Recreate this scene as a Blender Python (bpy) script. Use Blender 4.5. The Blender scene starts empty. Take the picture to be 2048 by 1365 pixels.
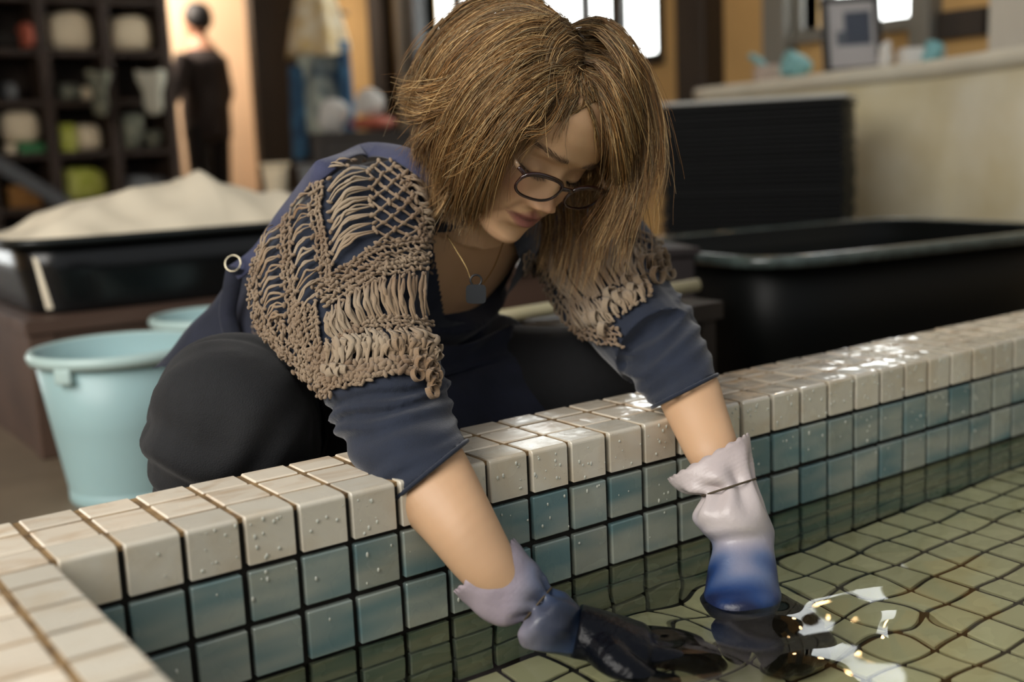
import bpy, bmesh, math, random
import numpy as np
from mathutils import Vector, Matrix
from mathutils.bvhtree import BVHTree
random.seed(7); rng = np.random.default_rng(7)
SC = bpy.context.scene
COL = SC.collection
T = 0.05                                   # tile pitch in metres
# ---------------------------------------------------------------- camera
CAM_POS = np.array([-4.892, -17.734, 5.829]) * T
FPX = 2297.961
def cam_axes(yaw, pitch, roll):
    f = np.array([math.sin(yaw)*math.cos(pitch), math.cos(yaw)*math.cos(pitch), -math.sin(pitch)])
    r = np.cross(f, [0, 0, 1]); r /= np.linalg.norm(r); u = np.cross(r, f)
    c, s = math.cos(roll), math.sin(roll)
    return np.array([c*r+s*u, -s*r+c*u, f])
CM = cam_axes(0.6172, 0.1670, -0.0433)
cam_data = bpy.data.cameras.new('camera'); cam = bpy.data.objects.new('camera', cam_data); COL.objects.link(cam)
cam_data.sensor_width = 36; cam_data.lens = FPX/2048*36; cam_data.clip_start = 0.05
cam.matrix_world = Matrix([[CM[0][i], CM[1][i], -CM[2][i], CAM_POS[i]] for i in range(3)] + [[0, 0, 0, 1]])
cam_data.dof.use_dof = True; cam_data.dof.focus_distance = 1.14; cam_data.dof.aperture_fstop = 2.8
SC.camera = cam
# ---------------------------------------------------------------- world, lights, exposure
SC.view_settings.view_transform = 'Standard'; SC.view_settings.look = 'None'
SC.view_settings.exposure = 0.0; SC.view_settings.gamma = 1.0; SC.view_settings.use_curve_mapping = False
world = bpy.data.worlds.new('world'); SC.world = world; world.use_nodes = True
world.node_tree.nodes['Background'].inputs[0].default_value = (0.93, 0.96, 1.0, 1)
world.node_tree.nodes['Background'].inputs[1].default_value = 0.38
SC.cycles.max_bounces = 8; SC.cycles.transmission_bounces = 8; SC.cycles.transparent_max_bounces = 8
SC.cycles.sample_clamp_indirect = 6.0
def window_light(name, loc, look, w, h, radiance, color=(1, 1, 1)):
    l = bpy.data.lights.new(name, 'AREA'); l.shape = 'RECTANGLE'; l.size = w; l.size_y = h
    l.energy = radiance*w*h*math.pi; l.color = color
    o = bpy.data.objects.new(name, l); COL.objects.link(o); o.location = loc
    o.rotation_euler = (Vector(look)).to_track_quat('-Z', 'Y').to_euler()
    return o
# daylight through the big shopfront window on the left, and the two windows in the right wall
window_light('daylight_left_window', (-2.2, -0.3, 1.75), (1, 0.12, -0.55), 3.0, 2.0, 6.4, (1.0, 0.96, 0.90))
# ---------------------------------------------------------------- helpers
def ray(u, v): return CM.T @ np.array([(u-1024)/FPX, -(v-682.5)/FPX, 1.0])
def at_y(u, v, y): d = ray(u, v); return CAM_POS + d*((y-CAM_POS[1])/d[1])
def at_x(u, v, x): d = ray(u, v); return CAM_POS + d*((x-CAM_POS[0])/d[0])
def at_z(u, v, z): d = ray(u, v); return CAM_POS + d*((z-CAM_POS[2])/d[2])
def at_d(u, v, s): return CAM_POS + ray(u, v)*s
def proj(X):
    d = (np.asarray(X)-CAM_POS) @ CM.T
    return np.stack([1024+FPX*d[..., 0]/d[..., 2], 682.5-FPX*d[..., 1]/d[..., 2], d[..., 2]], -1)

def mesh_of(verts, faces, name='mesh'):
    me = bpy.data.meshes.new(name)
    me.from_pydata([tuple(map(float, v)) for v in verts], [], [tuple(map(int, f)) for f in faces]); me.update()
    return me
def link(name, me, mat=None, parent=None, smooth=True):
    o = bpy.data.objects.new(name, me); COL.objects.link(o)
    if mat is not None:
        me.materials.clear(); me.materials.append(mat)
    if smooth and len(me.polygons):
        me.polygons.foreach_set('use_smooth', [True]*len(me.polygons))
    if parent is not None: o.parent = parent
    return o
def obj(name, vf, mat=None, parent=None, smooth=True): return link(name, mesh_of(vf[0], vf[1], name), mat, parent, smooth)
def thing(name, label, cat, loc=(0, 0, 0), rotz=0, group=None, kind=None):
    o = bpy.data.objects.new(name, None); COL.objects.link(o); o.location = loc; o.rotation_euler = (0, 0, rotz)
    o.empty_display_size = 0.05
    return tag(o, label, cat, group, kind)
def tag(o, label, cat=None, group=None, kind=None):
    o['label'] = label
    if cat: o['category'] = cat
    if group: o['group'] = group
    if kind: o['kind'] = kind
    return o
def join(parts):
    V, Fc, n = [], [], 0
    for v, f in parts:
        V += [tuple(p) for p in v]; Fc += [tuple(i+n for i in q) for q in f]; n += len(v)
    return V, Fc
def rings_faces(nr, n, cap0=True, cap1=True, closed=True):
    F = []
    for i in range(nr-1):
        for j in range(n if closed else n-1):
            k = (j+1) % n
            F.append((i*n+j, i*n+k, (i+1)*n+k, (i+1)*n+j))
    if cap0: F.append(tuple(range(n-1, -1, -1)))
    if cap1: F.append(tuple((nr-1)*n+j for j in range(n)))
    return F
def loft(rings, cap0=True, cap1=True):
    rings = [np.asarray(r) for r in rings]
    return np.concatenate(rings), rings_faces(len(rings), len(rings[0]), cap0, cap1)
def frames(path):
    P = np.asarray(path, float); t = np.gradient(P, axis=0); t /= np.linalg.norm(t, axis=1)[:, None]+1e-12
    a = np.array([0, 0, 1.0]) if abs(t[0][2]) < 0.9 else np.array([1.0, 0, 0])
    n = np.cross(t[0], a); n /= np.linalg.norm(n); N = [n]
    for i in range(1, len(P)):
        n = n - t[i]*np.dot(n, t[i]); n /= np.linalg.norm(n)+1e-12; N.append(n)
    N = np.array(N); return P, t, N, np.cross(t, N)
def tube(path, radii, n=12, cap=True):
    P, t, N, B = frames(path); r = np.broadcast_to(np.asarray(radii, float), (len(P),))
    a = np.linspace(0, 2*np.pi, n, endpoint=False)
    V = P[:, None] + r[:, None, None]*(np.cos(a)[None, :, None]*N[:, None] + np.sin(a)[None, :, None]*B[:, None])
    return V.reshape(-1, 3), rings_faces(len(P), n, cap, cap)
def ribbon(path, widths, normals, thick=0.0012):
    # flat tape along a path, with thickness
    P = np.asarray(path, float); t = np.gradient(P, axis=0); t /= np.linalg.norm(t, axis=1)[:, None]+1e-12
    Nn = np.asarray(normals, float); S = np.cross(t, Nn); S /= np.linalg.norm(S, axis=1)[:, None]+1e-12
    w = np.broadcast_to(np.asarray(widths, float), (len(P),))[:, None]; Nn = Nn*thick*0.5
    V = np.stack([P-S*w-Nn, P+S*w-Nn, P+S*w*0.9+Nn, P-S*w*0.9+Nn], 1)
    return V.reshape(-1, 3), rings_faces(len(P), 4)
def smooth_path(pts, n=40):
    P = np.asarray(pts, float); m = len(P); out = []
    E = np.vstack([2*P[0]-P[1], P, 2*P[-1]-P[-2]])
    for s in np.linspace(0, m-1, n):
        i = min(int(s), m-2); f = s-i
        p0, p1, p2, p3 = E[i], E[i+1], E[i+2], E[i+3]
        out.append(0.5*((2*p1)+(-p0+p2)*f+(2*p0-5*p1+4*p2-p3)*f*f+(-p0+3*p1-3*p2+p3)*f**3))
    return np.array(out)
def interp(s, xs, ys):
    ys = np.asarray(ys, float)
    return np.interp(s, xs, ys) if ys.ndim == 1 else np.stack([np.interp(s, xs, ys[:, k]) for k in range(ys.shape[1])], -1)
def bevel_box(sx, sy, sz, b=0.0, seg=1, center=(0, 0, 0)):
    bm = bmesh.new(); bmesh.ops.create_cube(bm, size=1)
    for v in bm.verts: v.co = Vector((v.co.x*sx, v.co.y*sy, v.co.z*sz)) + Vector(center)
    if b > 0: bmesh.ops.bevel(bm, geom=list(bm.edges), offset=b, segments=seg, affect='EDGES', profile=0.6)
    bm.verts.ensure_lookup_table()
    V = [tuple(v.co) for v in bm.verts]; Fc = [tuple(v.index for v in f.verts) for f in bm.faces]; bm.free()
    return V, Fc
def box(x0, x1, y0, y1, z0, z1, b=0.0, seg=1):
    return bevel_box(x1-x0, y1-y0, z1-z0, b, seg, ((x0+x1)/2, (y0+y1)/2, (z0+z1)/2))
def rot_vf(vf, M, loc=(0, 0, 0)):
    V = np.asarray(vf[0]) @ np.asarray(M).T + np.asarray(loc); return V, vf[1]
def ellipsoid(c, r, M=None, nu=24, nv=14):
    th = np.linspace(0, np.pi, nv); ph = np.linspace(0, 2*np.pi, nu, endpoint=False)
    V = [(0, 0, 1)] + [(math.sin(t)*math.cos(p), math.sin(t)*math.sin(p), math.cos(t)) for t in th[1:-1] for p in ph] + [(0, 0, -1)]
    Fc = [(0, 1+j, 1+(j+1) % nu) for j in range(nu)]
    for i in range(nv-3):
        for j in range(nu):
            a = 1+i*nu; Fc.append((a+j, a+nu+j, a+nu+(j+1) % nu, a+(j+1) % nu))
    e = len(V)-1; a = 1+(nv-3)*nu
    Fc += [(e, a+(j+1) % nu, a+j) for j in range(nu)]
    V = np.array(V)*np.asarray(r)
    if M is not None: V = V @ np.asarray(M).T
    return V+np.asarray(c), Fc
def superellipse(a, b, n=48, p=4.0):
    t = np.linspace(0, 2*np.pi, n, endpoint=False); c, s = np.cos(t), np.sin(t)
    return np.stack([a*np.sign(c)*np.abs(c)**(2/p), b*np.sign(s)*np.abs(s)**(2/p)], 1)
def remesh(parts, voxel, smooth=4, adapt=0.0):
    vf = join(parts) if isinstance(parts, list) else parts
    me = mesh_of(*vf); o = bpy.data.objects.new('tmp', me); COL.objects.link(o)
    m = o.modifiers.new('r', 'REMESH'); m.mode = 'VOXEL'; m.voxel_size = voxel; m.adaptivity = adapt
    if smooth:
        s = o.modifiers.new('s', 'SMOOTH'); s.iterations = smooth; s.factor = 0.5
    dg = bpy.context.evaluated_depsgraph_get(); out = bpy.data.meshes.new_from_object(o.evaluated_get(dg))
    bpy.data.objects.remove(o); bpy.data.meshes.remove(me)
    return out
def get_co(me):
    a = np.empty(len(me.vertices)*3); me.vertices.foreach_get('co', a); return a.reshape(-1, 3)
def set_co(me, V): me.vertices.foreach_set('co', np.asarray(V, float).reshape(-1)); me.update()
def get_no(me):
    a = np.empty(len(me.vertices)*3); me.vertex_normals.foreach_get('vector', a); return a.reshape(-1, 3)
def vcol(me, name, rgb):
    at = me.color_attributes.new(name, 'FLOAT_COLOR', 'POINT'); n = len(me.vertices)
    c = np.ones((n, 4)); c[:, :3] = rgb; at.data.foreach_set('color', c.reshape(-1))
def cull(me, keepmask_faces):
    bm = bmesh.new(); bm.from_mesh(me); bm.faces.ensure_lookup_table()
    bmesh.ops.delete(bm, geom=[f for f, k in zip(bm.faces, keepmask_faces) if not k], context='FACES')
    bm.to_mesh(me); bm.free(); me.update()
def face_centers(me):
    a = np.empty(len(me.polygons)*3); me.polygons.foreach_get('center', a); return a.reshape(-1, 3)

class Noise3:
    def __init__(s, seed, n=24, f=1.0):
        r = np.random.default_rng(seed); s.k = r.normal(size=(n, 3))*f; s.p = r.uniform(0, 6.28, n); s.n = n
    def __call__(s, X): return np.sin(np.asarray(X) @ s.k.T + s.p).sum(-1)/math.sqrt(s.n/2)

# ---------------------------------------------------------------- materials
def srgb(r, g, b):
    f = lambda c: (c/255/12.92) if c/255 <= 0.04045 else ((c/255+0.055)/1.055)**2.4
    return (f(r), f(g), f(b), 1)
MATS = {}
def mat(name, color, rough=0.6, metal=0.0, noise=0.0, nscale=20.0, bump=0.0, bscale=60.0, color2=None, sheen=0.0,
        spec=None, stretch=(1, 1, 1), coat=0.0, emission=0.0, alpha=None, trans=0.0, ior=None, sss=0.0, coords='Object'):
    m = bpy.data.materials.new(name); m.use_nodes = True; nt = m.node_tree; b = nt.nodes['Principled BSDF']
    b.inputs['Roughness'].default_value = rough; b.inputs['Metallic'].default_value = metal
    if spec is not None: b.inputs['Specular IOR Level'].default_value = spec
    if sheen: b.inputs['Sheen Weight'].default_value = sheen; b.inputs['Sheen Roughness'].default_value = 0.4
    if coat: b.inputs['Coat Weight'].default_value = coat; b.inputs['Coat Roughness'].default_value = 0.05
    if trans: b.inputs['Transmission Weight'].default_value = trans
    if ior: b.inputs['IOR'].default_value = ior
    if sss: b.inputs['Subsurface Weight'].default_value = sss; b.inputs['Subsurface Radius'].default_value = (0.012, 0.005, 0.003); b.inputs['Subsurface Scale'].default_value = 1.0
    if emission: b.inputs['Emission Color'].default_value = color; b.inputs['Emission Strength'].default_value = emission
    b.inputs['Base Color'].default_value = color
    tc = nt.nodes.new('ShaderNodeTexCoord'); mp = nt.nodes.new('ShaderNodeMapping'); mp.inputs['Scale'].default_value = stretch
    nt.links.new(tc.outputs[coords], mp.inputs['Vector'])
    if noise or color2:
        nz = nt.nodes.new('ShaderNodeTexNoise'); nz.inputs['Scale'].default_value = nscale; nz.inputs['Detail'].default_value = 5
        nt.links.new(mp.outputs[0], nz.inputs['Vector'])
        rp = nt.nodes.new('ShaderNodeValToRGB'); rp.color_ramp.elements[0].position = 0.35; rp.color_ramp.elements[1].position = 0.68
        c2 = color2 or tuple(c*(1-noise) for c in color[:3])+(1,)
        rp.color_ramp.elements[0].color = color; rp.color_ramp.elements[1].color = c2
        nt.links.new(nz.outputs['Fac'], rp.inputs['Fac']); nt.links.new(rp.outputs[0], b.inputs['Base Color'])
    if bump:
        nb = nt.nodes.new('ShaderNodeTexNoise'); nb.inputs['Scale'].default_value = bscale; nb.inputs['Detail'].default_value = 4
        nt.links.new(mp.outputs[0], nb.inputs['Vector'])
        bp = nt.nodes.new('ShaderNodeBump'); bp.inputs['Strength'].default_value = bump; bp.inputs['Distance'].default_value = 0.004
        nt.links.new(nb.outputs['Fac'], bp.inputs['Height']); nt.links.new(bp.outputs[0], b.inputs['Normal'])
    MATS[name] = m; return m
def attr_color(m, name, mixwith=None):
    nt = m.node_tree; b = nt.nodes['Principled BSDF']; a = nt.nodes.new('ShaderNodeVertexColor'); a.layer_name = name
    nt.links.new(a.outputs['Color'], b.inputs['Base Color']); return m
# ================================================================ the room
FLOOR_Z = -0.33; CEIL_Z = 2.25
XR, YB, XL, YF = 3.7, 7.6, -2.5, -3.2
m_floor = mat('floor_concrete', srgb(128, 112, 92), 0.55, noise=0.3, nscale=5, bump=0.2, bscale=40)
m_ochre = mat('ochre_plaster', srgb(212, 172, 112), 0.9, noise=0.12, nscale=4, bump=0.15)
m_darkwood = mat('dark_timber', srgb(52, 44, 36), 0.6, noise=0.35, nscale=9, stretch=(1, 1, 0.12), bump=0.2)
m_brownwood = mat('brown_timber', srgb(92, 70, 58), 0.55, noise=0.35, nscale=7, stretch=(0.25, 1, 1), bump=0.2)
m_shelfwood = mat('shelf_timber', srgb(60, 45, 33), 0.65, noise=0.3, nscale=8, stretch=(0.3, 1, 1))
m_frame = mat('window_frame_paint', srgb(120, 118, 110), 0.5)
m_blackframe = mat('black_frame_paint', srgb(34, 32, 30), 0.5)
m_ceiling = mat('ceiling_boards', srgb(90, 74, 58), 0.8, noise=0.2, nscale=4)
m_white = mat('white_plaster', srgb(206, 202, 190), 0.8, noise=0.05, nscale=6)
m_pane = mat('window_pane_glass', (1, 1, 1, 1), 0.0, trans=1.0, ior=1.03)
def struct(name, vf, m, parent=None, smooth=False):
    o = obj(name, vf, m, parent, smooth)
    if parent is None: o['kind'] = 'structure'
    return o
# floor of the room is cut out where the pool lies
PX0, PY0 = -1*T-0.133, -2.6          # outer corner of the pool
POOL_X1 = 2.6
WT = 2.656*T                          # wall thickness
Z_TOP = -0.083*T
Z_WATER = -3.02*T
Z_BED = -6*T
struct('floor', join([box(XL, XR, WT, YB, FLOOR_Z-0.05, FLOOR_Z), box(XL, -T-WT, YF, WT, FLOOR_Z-0.05, FLOOR_Z),
                      box(POOL_X1, XR, YF, WT, FLOOR_Z-0.05, FLOOR_Z)]), m_floor)
struct('ceiling', box(XL, XR, 1.0, YB, CEIL_Z, CEIL_Z+0.05), m_ceiling)
wb = struct('wall_back', join([box(-.5, XR, YB, YB+0.1, FLOOR_Z, CEIL_Z), box(XL, -2.0, YB, YB+.1, FLOOR_Z, CEIL_Z), box(-2.0, -.5, YB, YB+.1, 1.7, CEIL_Z), box(-2.0, -.5, YB, YB+.1, FLOOR_Z, -.2)]), mat('peach_plaster', srgb(230, 202, 168), 0.9, noise=0.08, nscale=3))
window_light('daylight_window_back', (-1.25, YB+.3, .75), (0, -1, 0), 1.9, 2.3, 4.0, (.97, 1, .98))
# right wall with two window openings, built as piers, sill walls and lintels
WIN = [(3.33, 5.46, 0.715, 1.95), (1.88, 2.44, 0.725, 1.75)]
segs = []
ys = [YF] + [w for win in sorted(WIN) for w in win[:2]] + [YB]
for i in range(0, len(ys), 2): segs.append(box(XR, XR+0.1, ys[i], ys[i+1], FLOOR_Z, CEIL_Z))
for (a, b, z0, z1) in WIN:
    segs += [box(XR, XR+0.1, a, b, FLOOR_Z, z0), box(XR, XR+0.1, a, b, z1, CEIL_Z)]
struct('wall_right', join(segs), m_ochre)
def win_frame(n, a, b, z0, z1, mull, mat_):
    o = bpy.data.objects.new('window_%d' % n, None); COL.objects.link(o); o['kind'] = 'structure'
    o['label'] = ('bright wide window behind the woman, dark frame', 'bright small window above the counter, grey frame')[n-1]
    w = 0.035
    obj('frame', join([box(XR-0.02, XR+0.09, a-w, a, z0-w, z1+w), box(XR-0.02, XR+0.09, b, b+w, z0-w, z1+w),
                       box(XR-0.02, XR+0.09, a, b, z0-w, z0), box(XR-0.02, XR+0.09, a, b, z1, z1+w)]), mat_, o, False)
    for y, ww in mull: obj('mullion', box(XR+0.02, XR+0.06, y-ww/2, y+ww/2, z0, z1), mat_, o, False)
    obj('sill', box(XR-0.07, XR+0.02, a-w, b+w, z0-w-0.02, z0-w), mat_, o, False)
    cuts = [a]+sorted(y for y, _ in mull)+[b]
    for y0, y1 in zip(cuts[:-1], cuts[1:]):
        obj('pane', box(XR+0.037, XR+0.043, y0, y1, z0, z1), m_pane, o, False)
    window_light('daylight_window_%d' % n, (XR+0.30, (a+b)/2, (z0+z1)/2+0.05), (-1, 0, 0), (b-a)*1.35, (z1-z0)*1.3, 5.5, (0.97, 1.0, 0.97))
win_frame(1, *WIN[0], [(5.15, 0.09), (4.85, 0.10), (4.3, 0.06), (3.93, 0.06), (3.67, 0.09)], m_blackframe)
win_frame(2, *WIN[1], [(2.335, 0.02)], m_frame)
# timber posts and rails along the right wall
def post(label_n, y0, y1, m, z0=FLOOR_Z, z1=CEIL_Z, x=0.09):
    return struct('trim_%d' % label_n, box(XR-x, XR+0.0, y0, y1, z0, z1, 0.006), m)
post(1, 5.60, 5.68, m_frame); post(2, 5.46, 5.52, m_blackframe); post(3, 5.86, 6.05, m_darkwood)
post(4, 2.90, 3.08, m_darkwood, x=0.14); post(5, 2.475, 2.60, m_frame); post(6, 1.78, 1.87, m_frame)
struct('trim_7', box(XR-0.05, XR, 1.58, 1.77, 0.62, 0.72), m_darkwood)
struct('trim_8', box(XR-0.04, XR, 1.56, YF, FLOOR_Z, CEIL_Z) if False else box(XR-0.04, XR, YF, 1.565, 0.55, CEIL_Z), m_white)
# dark timber partition beside the lit back wall (left of the hanging garments)
struct('wall_partition', box(3.10, 3.62, 6.75, 6.85, FLOOR_Z, CEIL_Z), m_darkwood)
struct('trim_9', box(1.98, 2.16, 6.3, 6.6, FLOOR_Z, CEIL_Z), m_darkwood)
window_light('added_back_wall_light', (2.2, 6.9, 1.75), (0.55, 0.65, -0.5), 0.6, 0.6, 46.0, (1.0, 0.86, 0.74))  # unseen area lamp with no opening behind it, added to brighten the back wall
# left wall (outside the frame) with the opening that the daylight comes through
struct('wall_left', join([box(XL-0.1, XL, YF, -1.85, FLOOR_Z, CEIL_Z+0.9), box(XL-0.1, XL, 1.25, YB, FLOOR_Z, CEIL_Z+0.9),
                          box(XL-0.1, XL, -1.85, 1.25, FLOOR_Z, 0.35)]), m_ochre)

# ================================================================ the tiled pool
def tile_material(name, base, stain, wet=0.0, teal=None, stain_amt=0.5, film=False):
    m = bpy.data.materials.new(name); m.use_nodes = True; nt = m.node_tree; L = nt.links; b = nt.nodes['Principled BSDF']
    g = nt.nodes.new('ShaderNodeNewGeometry'); oi = nt.nodes.new('ShaderNodeObjectInfo')
    n1 = nt.nodes.new('ShaderNodeTexNoise'); n1.inputs['Scale'].default_value = 14; n1.inputs['Detail'].default_value = 6; n1.inputs['Distortion'].default_value = 0.8
    mp = nt.nodes.new('ShaderNodeMapping'); mp.inputs['Scale'].default_value = (1, 2.6, 1.3); L.new(g.outputs['Position'], mp.inputs['Vector']); L.new(mp.outputs[0], n1.inputs['Vector'])
    r1 = nt.nodes.new('ShaderNodeValToRGB'); e = r1.color_ramp.elements; e[0].position = 0.50; e[1].position = 0.74
    e[0].color = base; e[1].color = stain; L.new(n1.outputs['Fac'], r1.inputs['Fac'])
    mixs = nt.nodes.new('ShaderNodeMix'); mixs.data_type = 'RGBA'; mixs.inputs[0].default_value = stain_amt
    mixs.inputs[6].default_value = base; L.new(r1.outputs[0], mixs.inputs[7])
    out = mixs.outputs[2]
    if teal is not None:
        n2 = nt.nodes.new('ShaderNodeTexNoise'); n2.inputs['Scale'].default_value = 9.0; n2.inputs['Detail'].default_value = 2
        mp2 = nt.nodes.new('ShaderNodeMapping'); mp2.inputs['Scale'].default_value = (0.5, 1, 2.4)
        L.new(g.outputs['Position'], mp2.inputs['Vector'])
        ad = nt.nodes.new('ShaderNodeVectorMath'); ad.operation = 'ADD'; cb = nt.nodes.new('ShaderNodeCombineXYZ')
        sc = nt.nodes.new('ShaderNodeMath'); sc.operation = 'MULTIPLY'; sc.inputs[1].default_value = 0.35
        L.new(oi.outputs['Random'], sc.inputs[0]); L.new(sc.outputs[0], cb.inputs[2]); L.new(mp2.outputs[0], ad.inputs[0]); L.new(cb.outputs[0], ad.inputs[1])
        L.new(ad.outputs[0], n2.inputs['Vector'])
        r2 = nt.nodes.new('ShaderNodeValToRGB'); e = r2.color_ramp.elements; e[0].position = 0.40; e[1].position = 0.62; e[0].color = (0, 0, 0, 1); e[1].color = (1, 1, 1, 1)
        L.new(n2.outputs['Fac'], r2.inputs['Fac'])
        mt = nt.nodes.new('ShaderNodeMix'); mt.data_type = 'RGBA'; L.new(r2.outputs[0], mt.inputs[0]); L.new(out, mt.inputs[6]); mt.inputs[7].default_value = teal
        out = mt.outputs[2]
    hv = nt.nodes.new('ShaderNodeHueSaturation'); mr = nt.nodes.new('ShaderNodeMapRange'); mr.inputs[3].default_value = 0.88; mr.inputs[4].default_value = 1.06
    L.new(oi.outputs['Random'], mr.inputs[0]); L.new(mr.outputs[0], hv.inputs['Value']); L.new(out, hv.inputs['Color'])
    L.new(hv.outputs[0], b.inputs['Base Color'])
    n3 = nt.nodes.new('ShaderNodeTexNoise'); n3.inputs['Scale'].default_value = 22; n3.inputs['Detail'].default_value = 2; L.new(g.outputs['Position'], n3.inputs['Vector'])
    bp = nt.nodes.new('ShaderNodeBump'); bp.inputs['Strength'].default_value = 0.25; bp.inputs['Distance'].default_value = 0.003
    L.new(n3.outputs['Fac'], bp.inputs['Height'])
    # fine water beads on the glaze
    vo = nt.nodes.new('ShaderNodeTexVoronoi'); vo.inputs['Scale'].default_value = 190; L.new(g.outputs['Position'], vo.inputs['Vector'])
    rv = nt.nodes.new('ShaderNodeMapRange'); rv.inputs[1].default_value = 0.0; rv.inputs[2].default_value = 0.16; rv.inputs[3].default_value = 1; rv.inputs[4].default_value = 0; L.new(vo.outputs['Distance'], rv.inputs[0])
    b2 = nt.nodes.new('ShaderNodeBump'); b2.inputs['Strength'].default_value = wet; b2.inputs['Distance'].default_value = 0.0012
    L.new(rv.outputs[0], b2.inputs['Height']); L.new(bp.outputs[0], b2.inputs['Normal']); L.new(b2.outputs[0], b.inputs['Normal'])
    rr = nt.nodes.new('ShaderNodeMapRange'); rr.inputs[3].default_value = 0.10; rr.inputs[4].default_value = 0.42; L.new(n3.outputs['Fac'], rr.inputs[0]); L.new(rr.outputs[0], b.inputs['Roughness'])
    if film:   # standing water film along the far half of the wall top
        sx = nt.nodes.new('ShaderNodeSeparateXYZ'); L.new(g.outputs['Position'], sx.inputs[0])
        mr2 = nt.nodes.new('ShaderNodeMapRange'); mr2.inputs[1].default_value = 0.40; mr2.inputs[2].default_value = 0.75; L.new(sx.outputs[0], mr2.inputs[0])
        mr3 = nt.nodes.new('ShaderNodeMapRange'); mr3.inputs[1].default_value = 1.2; mr3.inputs[2].default_value = 1.8; mr3.inputs[3].default_value = 1; mr3.inputs[4].default_value = .3; L.new(sx.outputs[0], mr3.inputs[0])
        mm = nt.nodes.new('ShaderNodeMath'); mm.operation = 'MULTIPLY'; L.new(mr2.outputs[0], mm.inputs[0]); L.new(mr3.outputs[0], mm.inputs[1])
        L.new(mm.outputs[0], b.inputs['Coat Weight']); b.inputs['Coat Roughness'].default_value = .05
        n5 = nt.nodes.new('ShaderNodeTexNoise'); n5.inputs['Scale'].default_value = 30; n5.inputs['Detail'].default_value = 1; L.new(g.outputs['Position'], n5.inputs['Vector'])
        b5 = nt.nodes.new('ShaderNodeBump'); b5.inputs['Strength'].default_value = .55; b5.inputs['Distance'].default_value = .006; L.new(n5.outputs['Fac'], b5.inputs['Height']); L.new(b5.outputs[0], b.inputs['Coat Normal'])
    return m
m_tile_top = tile_material('cream_top_tile_glaze', srgb(238, 226, 205), srgb(184, 140, 84), 0.0, None, 0.55, True)
m_tile_edge = tile_material('cream_edge_tile_glaze', srgb(216, 209, 192), srgb(190, 158, 108), 0.35, None, 0.35, True)
m_tile_face = tile_material('blue_grey_face_tile_glaze', srgb(160, 165, 154), srgb(138, 138, 118), 0.35, srgb(102, 130, 132), 0.4)
m_tile_bed = tile_material('pool_bed_tile_glaze', srgb(226, 225, 200), srgb(204, 200, 164), 0.0, None, 0.5)
m_grout = mat('dark_grout', srgb(30, 26, 20), 0.9, noise=0.3, nscale=60, bump=0.3)
m_grout_top = mat('tan_grout', srgb(162, 132, 90), 0.9, noise=0.5, nscale=40, bump=0.4, color2=srgb(92, 70, 44))
G = 0.0058                                   # joint width
tile_me = {}
def tile_mesh(sx, sy, sz, m):
    key = (round(sx, 4), round(sy, 4), round(sz, 4), m.name)
    if key not in tile_me:
        me = mesh_of(*bevel_box(sx, sy, sz, 0.0012)); me.materials.append(m); tile_me[key] = me
    return tile_me[key]
def tile(parent, c, s, m, jit=0.0005):
    o = bpy.data.objects.new('tile', tile_mesh(*s, m)); COL.objects.link(o); o.parent = parent
    o.location = (c[0]+random.uniform(-jit, jit), c[1]+random.uniform(-jit, jit), c[2]+random.uniform(-jit, jit))
    o.rotation_euler = [random.uniform(-0.006, 0.006) for _ in range(3)]
    return o
ED = 0.869*T; EH = 0.917*T                    # edge tile: depth on the top, height on the face
def edge_profile(r=0.004, th=0.008):
    P = [(0.0, -EH+G/2)]
    for k in range(5):
        a = k/4*math.pi/2; P.append((r-r*math.cos(a), -r+r*math.sin(a)))
    P += [(ED-G/2, 0), (ED-G/2, -th), (th, -th), (th, -EH+G/2)]
    return P
def edge_tile_mesh(length, m, key):
    if key in tile_me: return tile_me[key]
    P = edge_profile(); n = len(P); h = length/2
    V = [(-h, y, z) for y, z in P]+[(h, y, z) for y, z in P]
    F_ = [(i, (i+1) % n, n+(i+1) % n, n+i) for i in range(n)] + [tuple(range(n-1, -1, -1)), tuple(range(n, 2*n))]
    me = mesh_of(V, F_); me.materials.append(m); bm = bmesh.new(); bm.from_mesh(me); bmesh.ops.recalc_face_normals(bm, faces=bm.faces)
    bmesh.ops.bevel(bm, geom=[e for e in bm.edges if abs(e.verts[0].co.x-e.verts[1].co.x) < 1e-6 and all(v.co.y < 0.009 and True for v in e.verts)], offset=0.0009, segments=1, affect='EDGES')
    bm.to_mesh(me); bm.free(); tile_me[key] = me; return me
# far wall of the pool, the one she leans over
far = struct('wall_pool_far', box(-6*T, POOL_X1, 0.0066, WT-0.003, Z_BED-0.02, Z_TOP-0.004), m_grout)
far['label'] = 'long low pool wall of blue-grey and cream tiles she leans over'
NC = int(POOL_X1/T)
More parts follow.
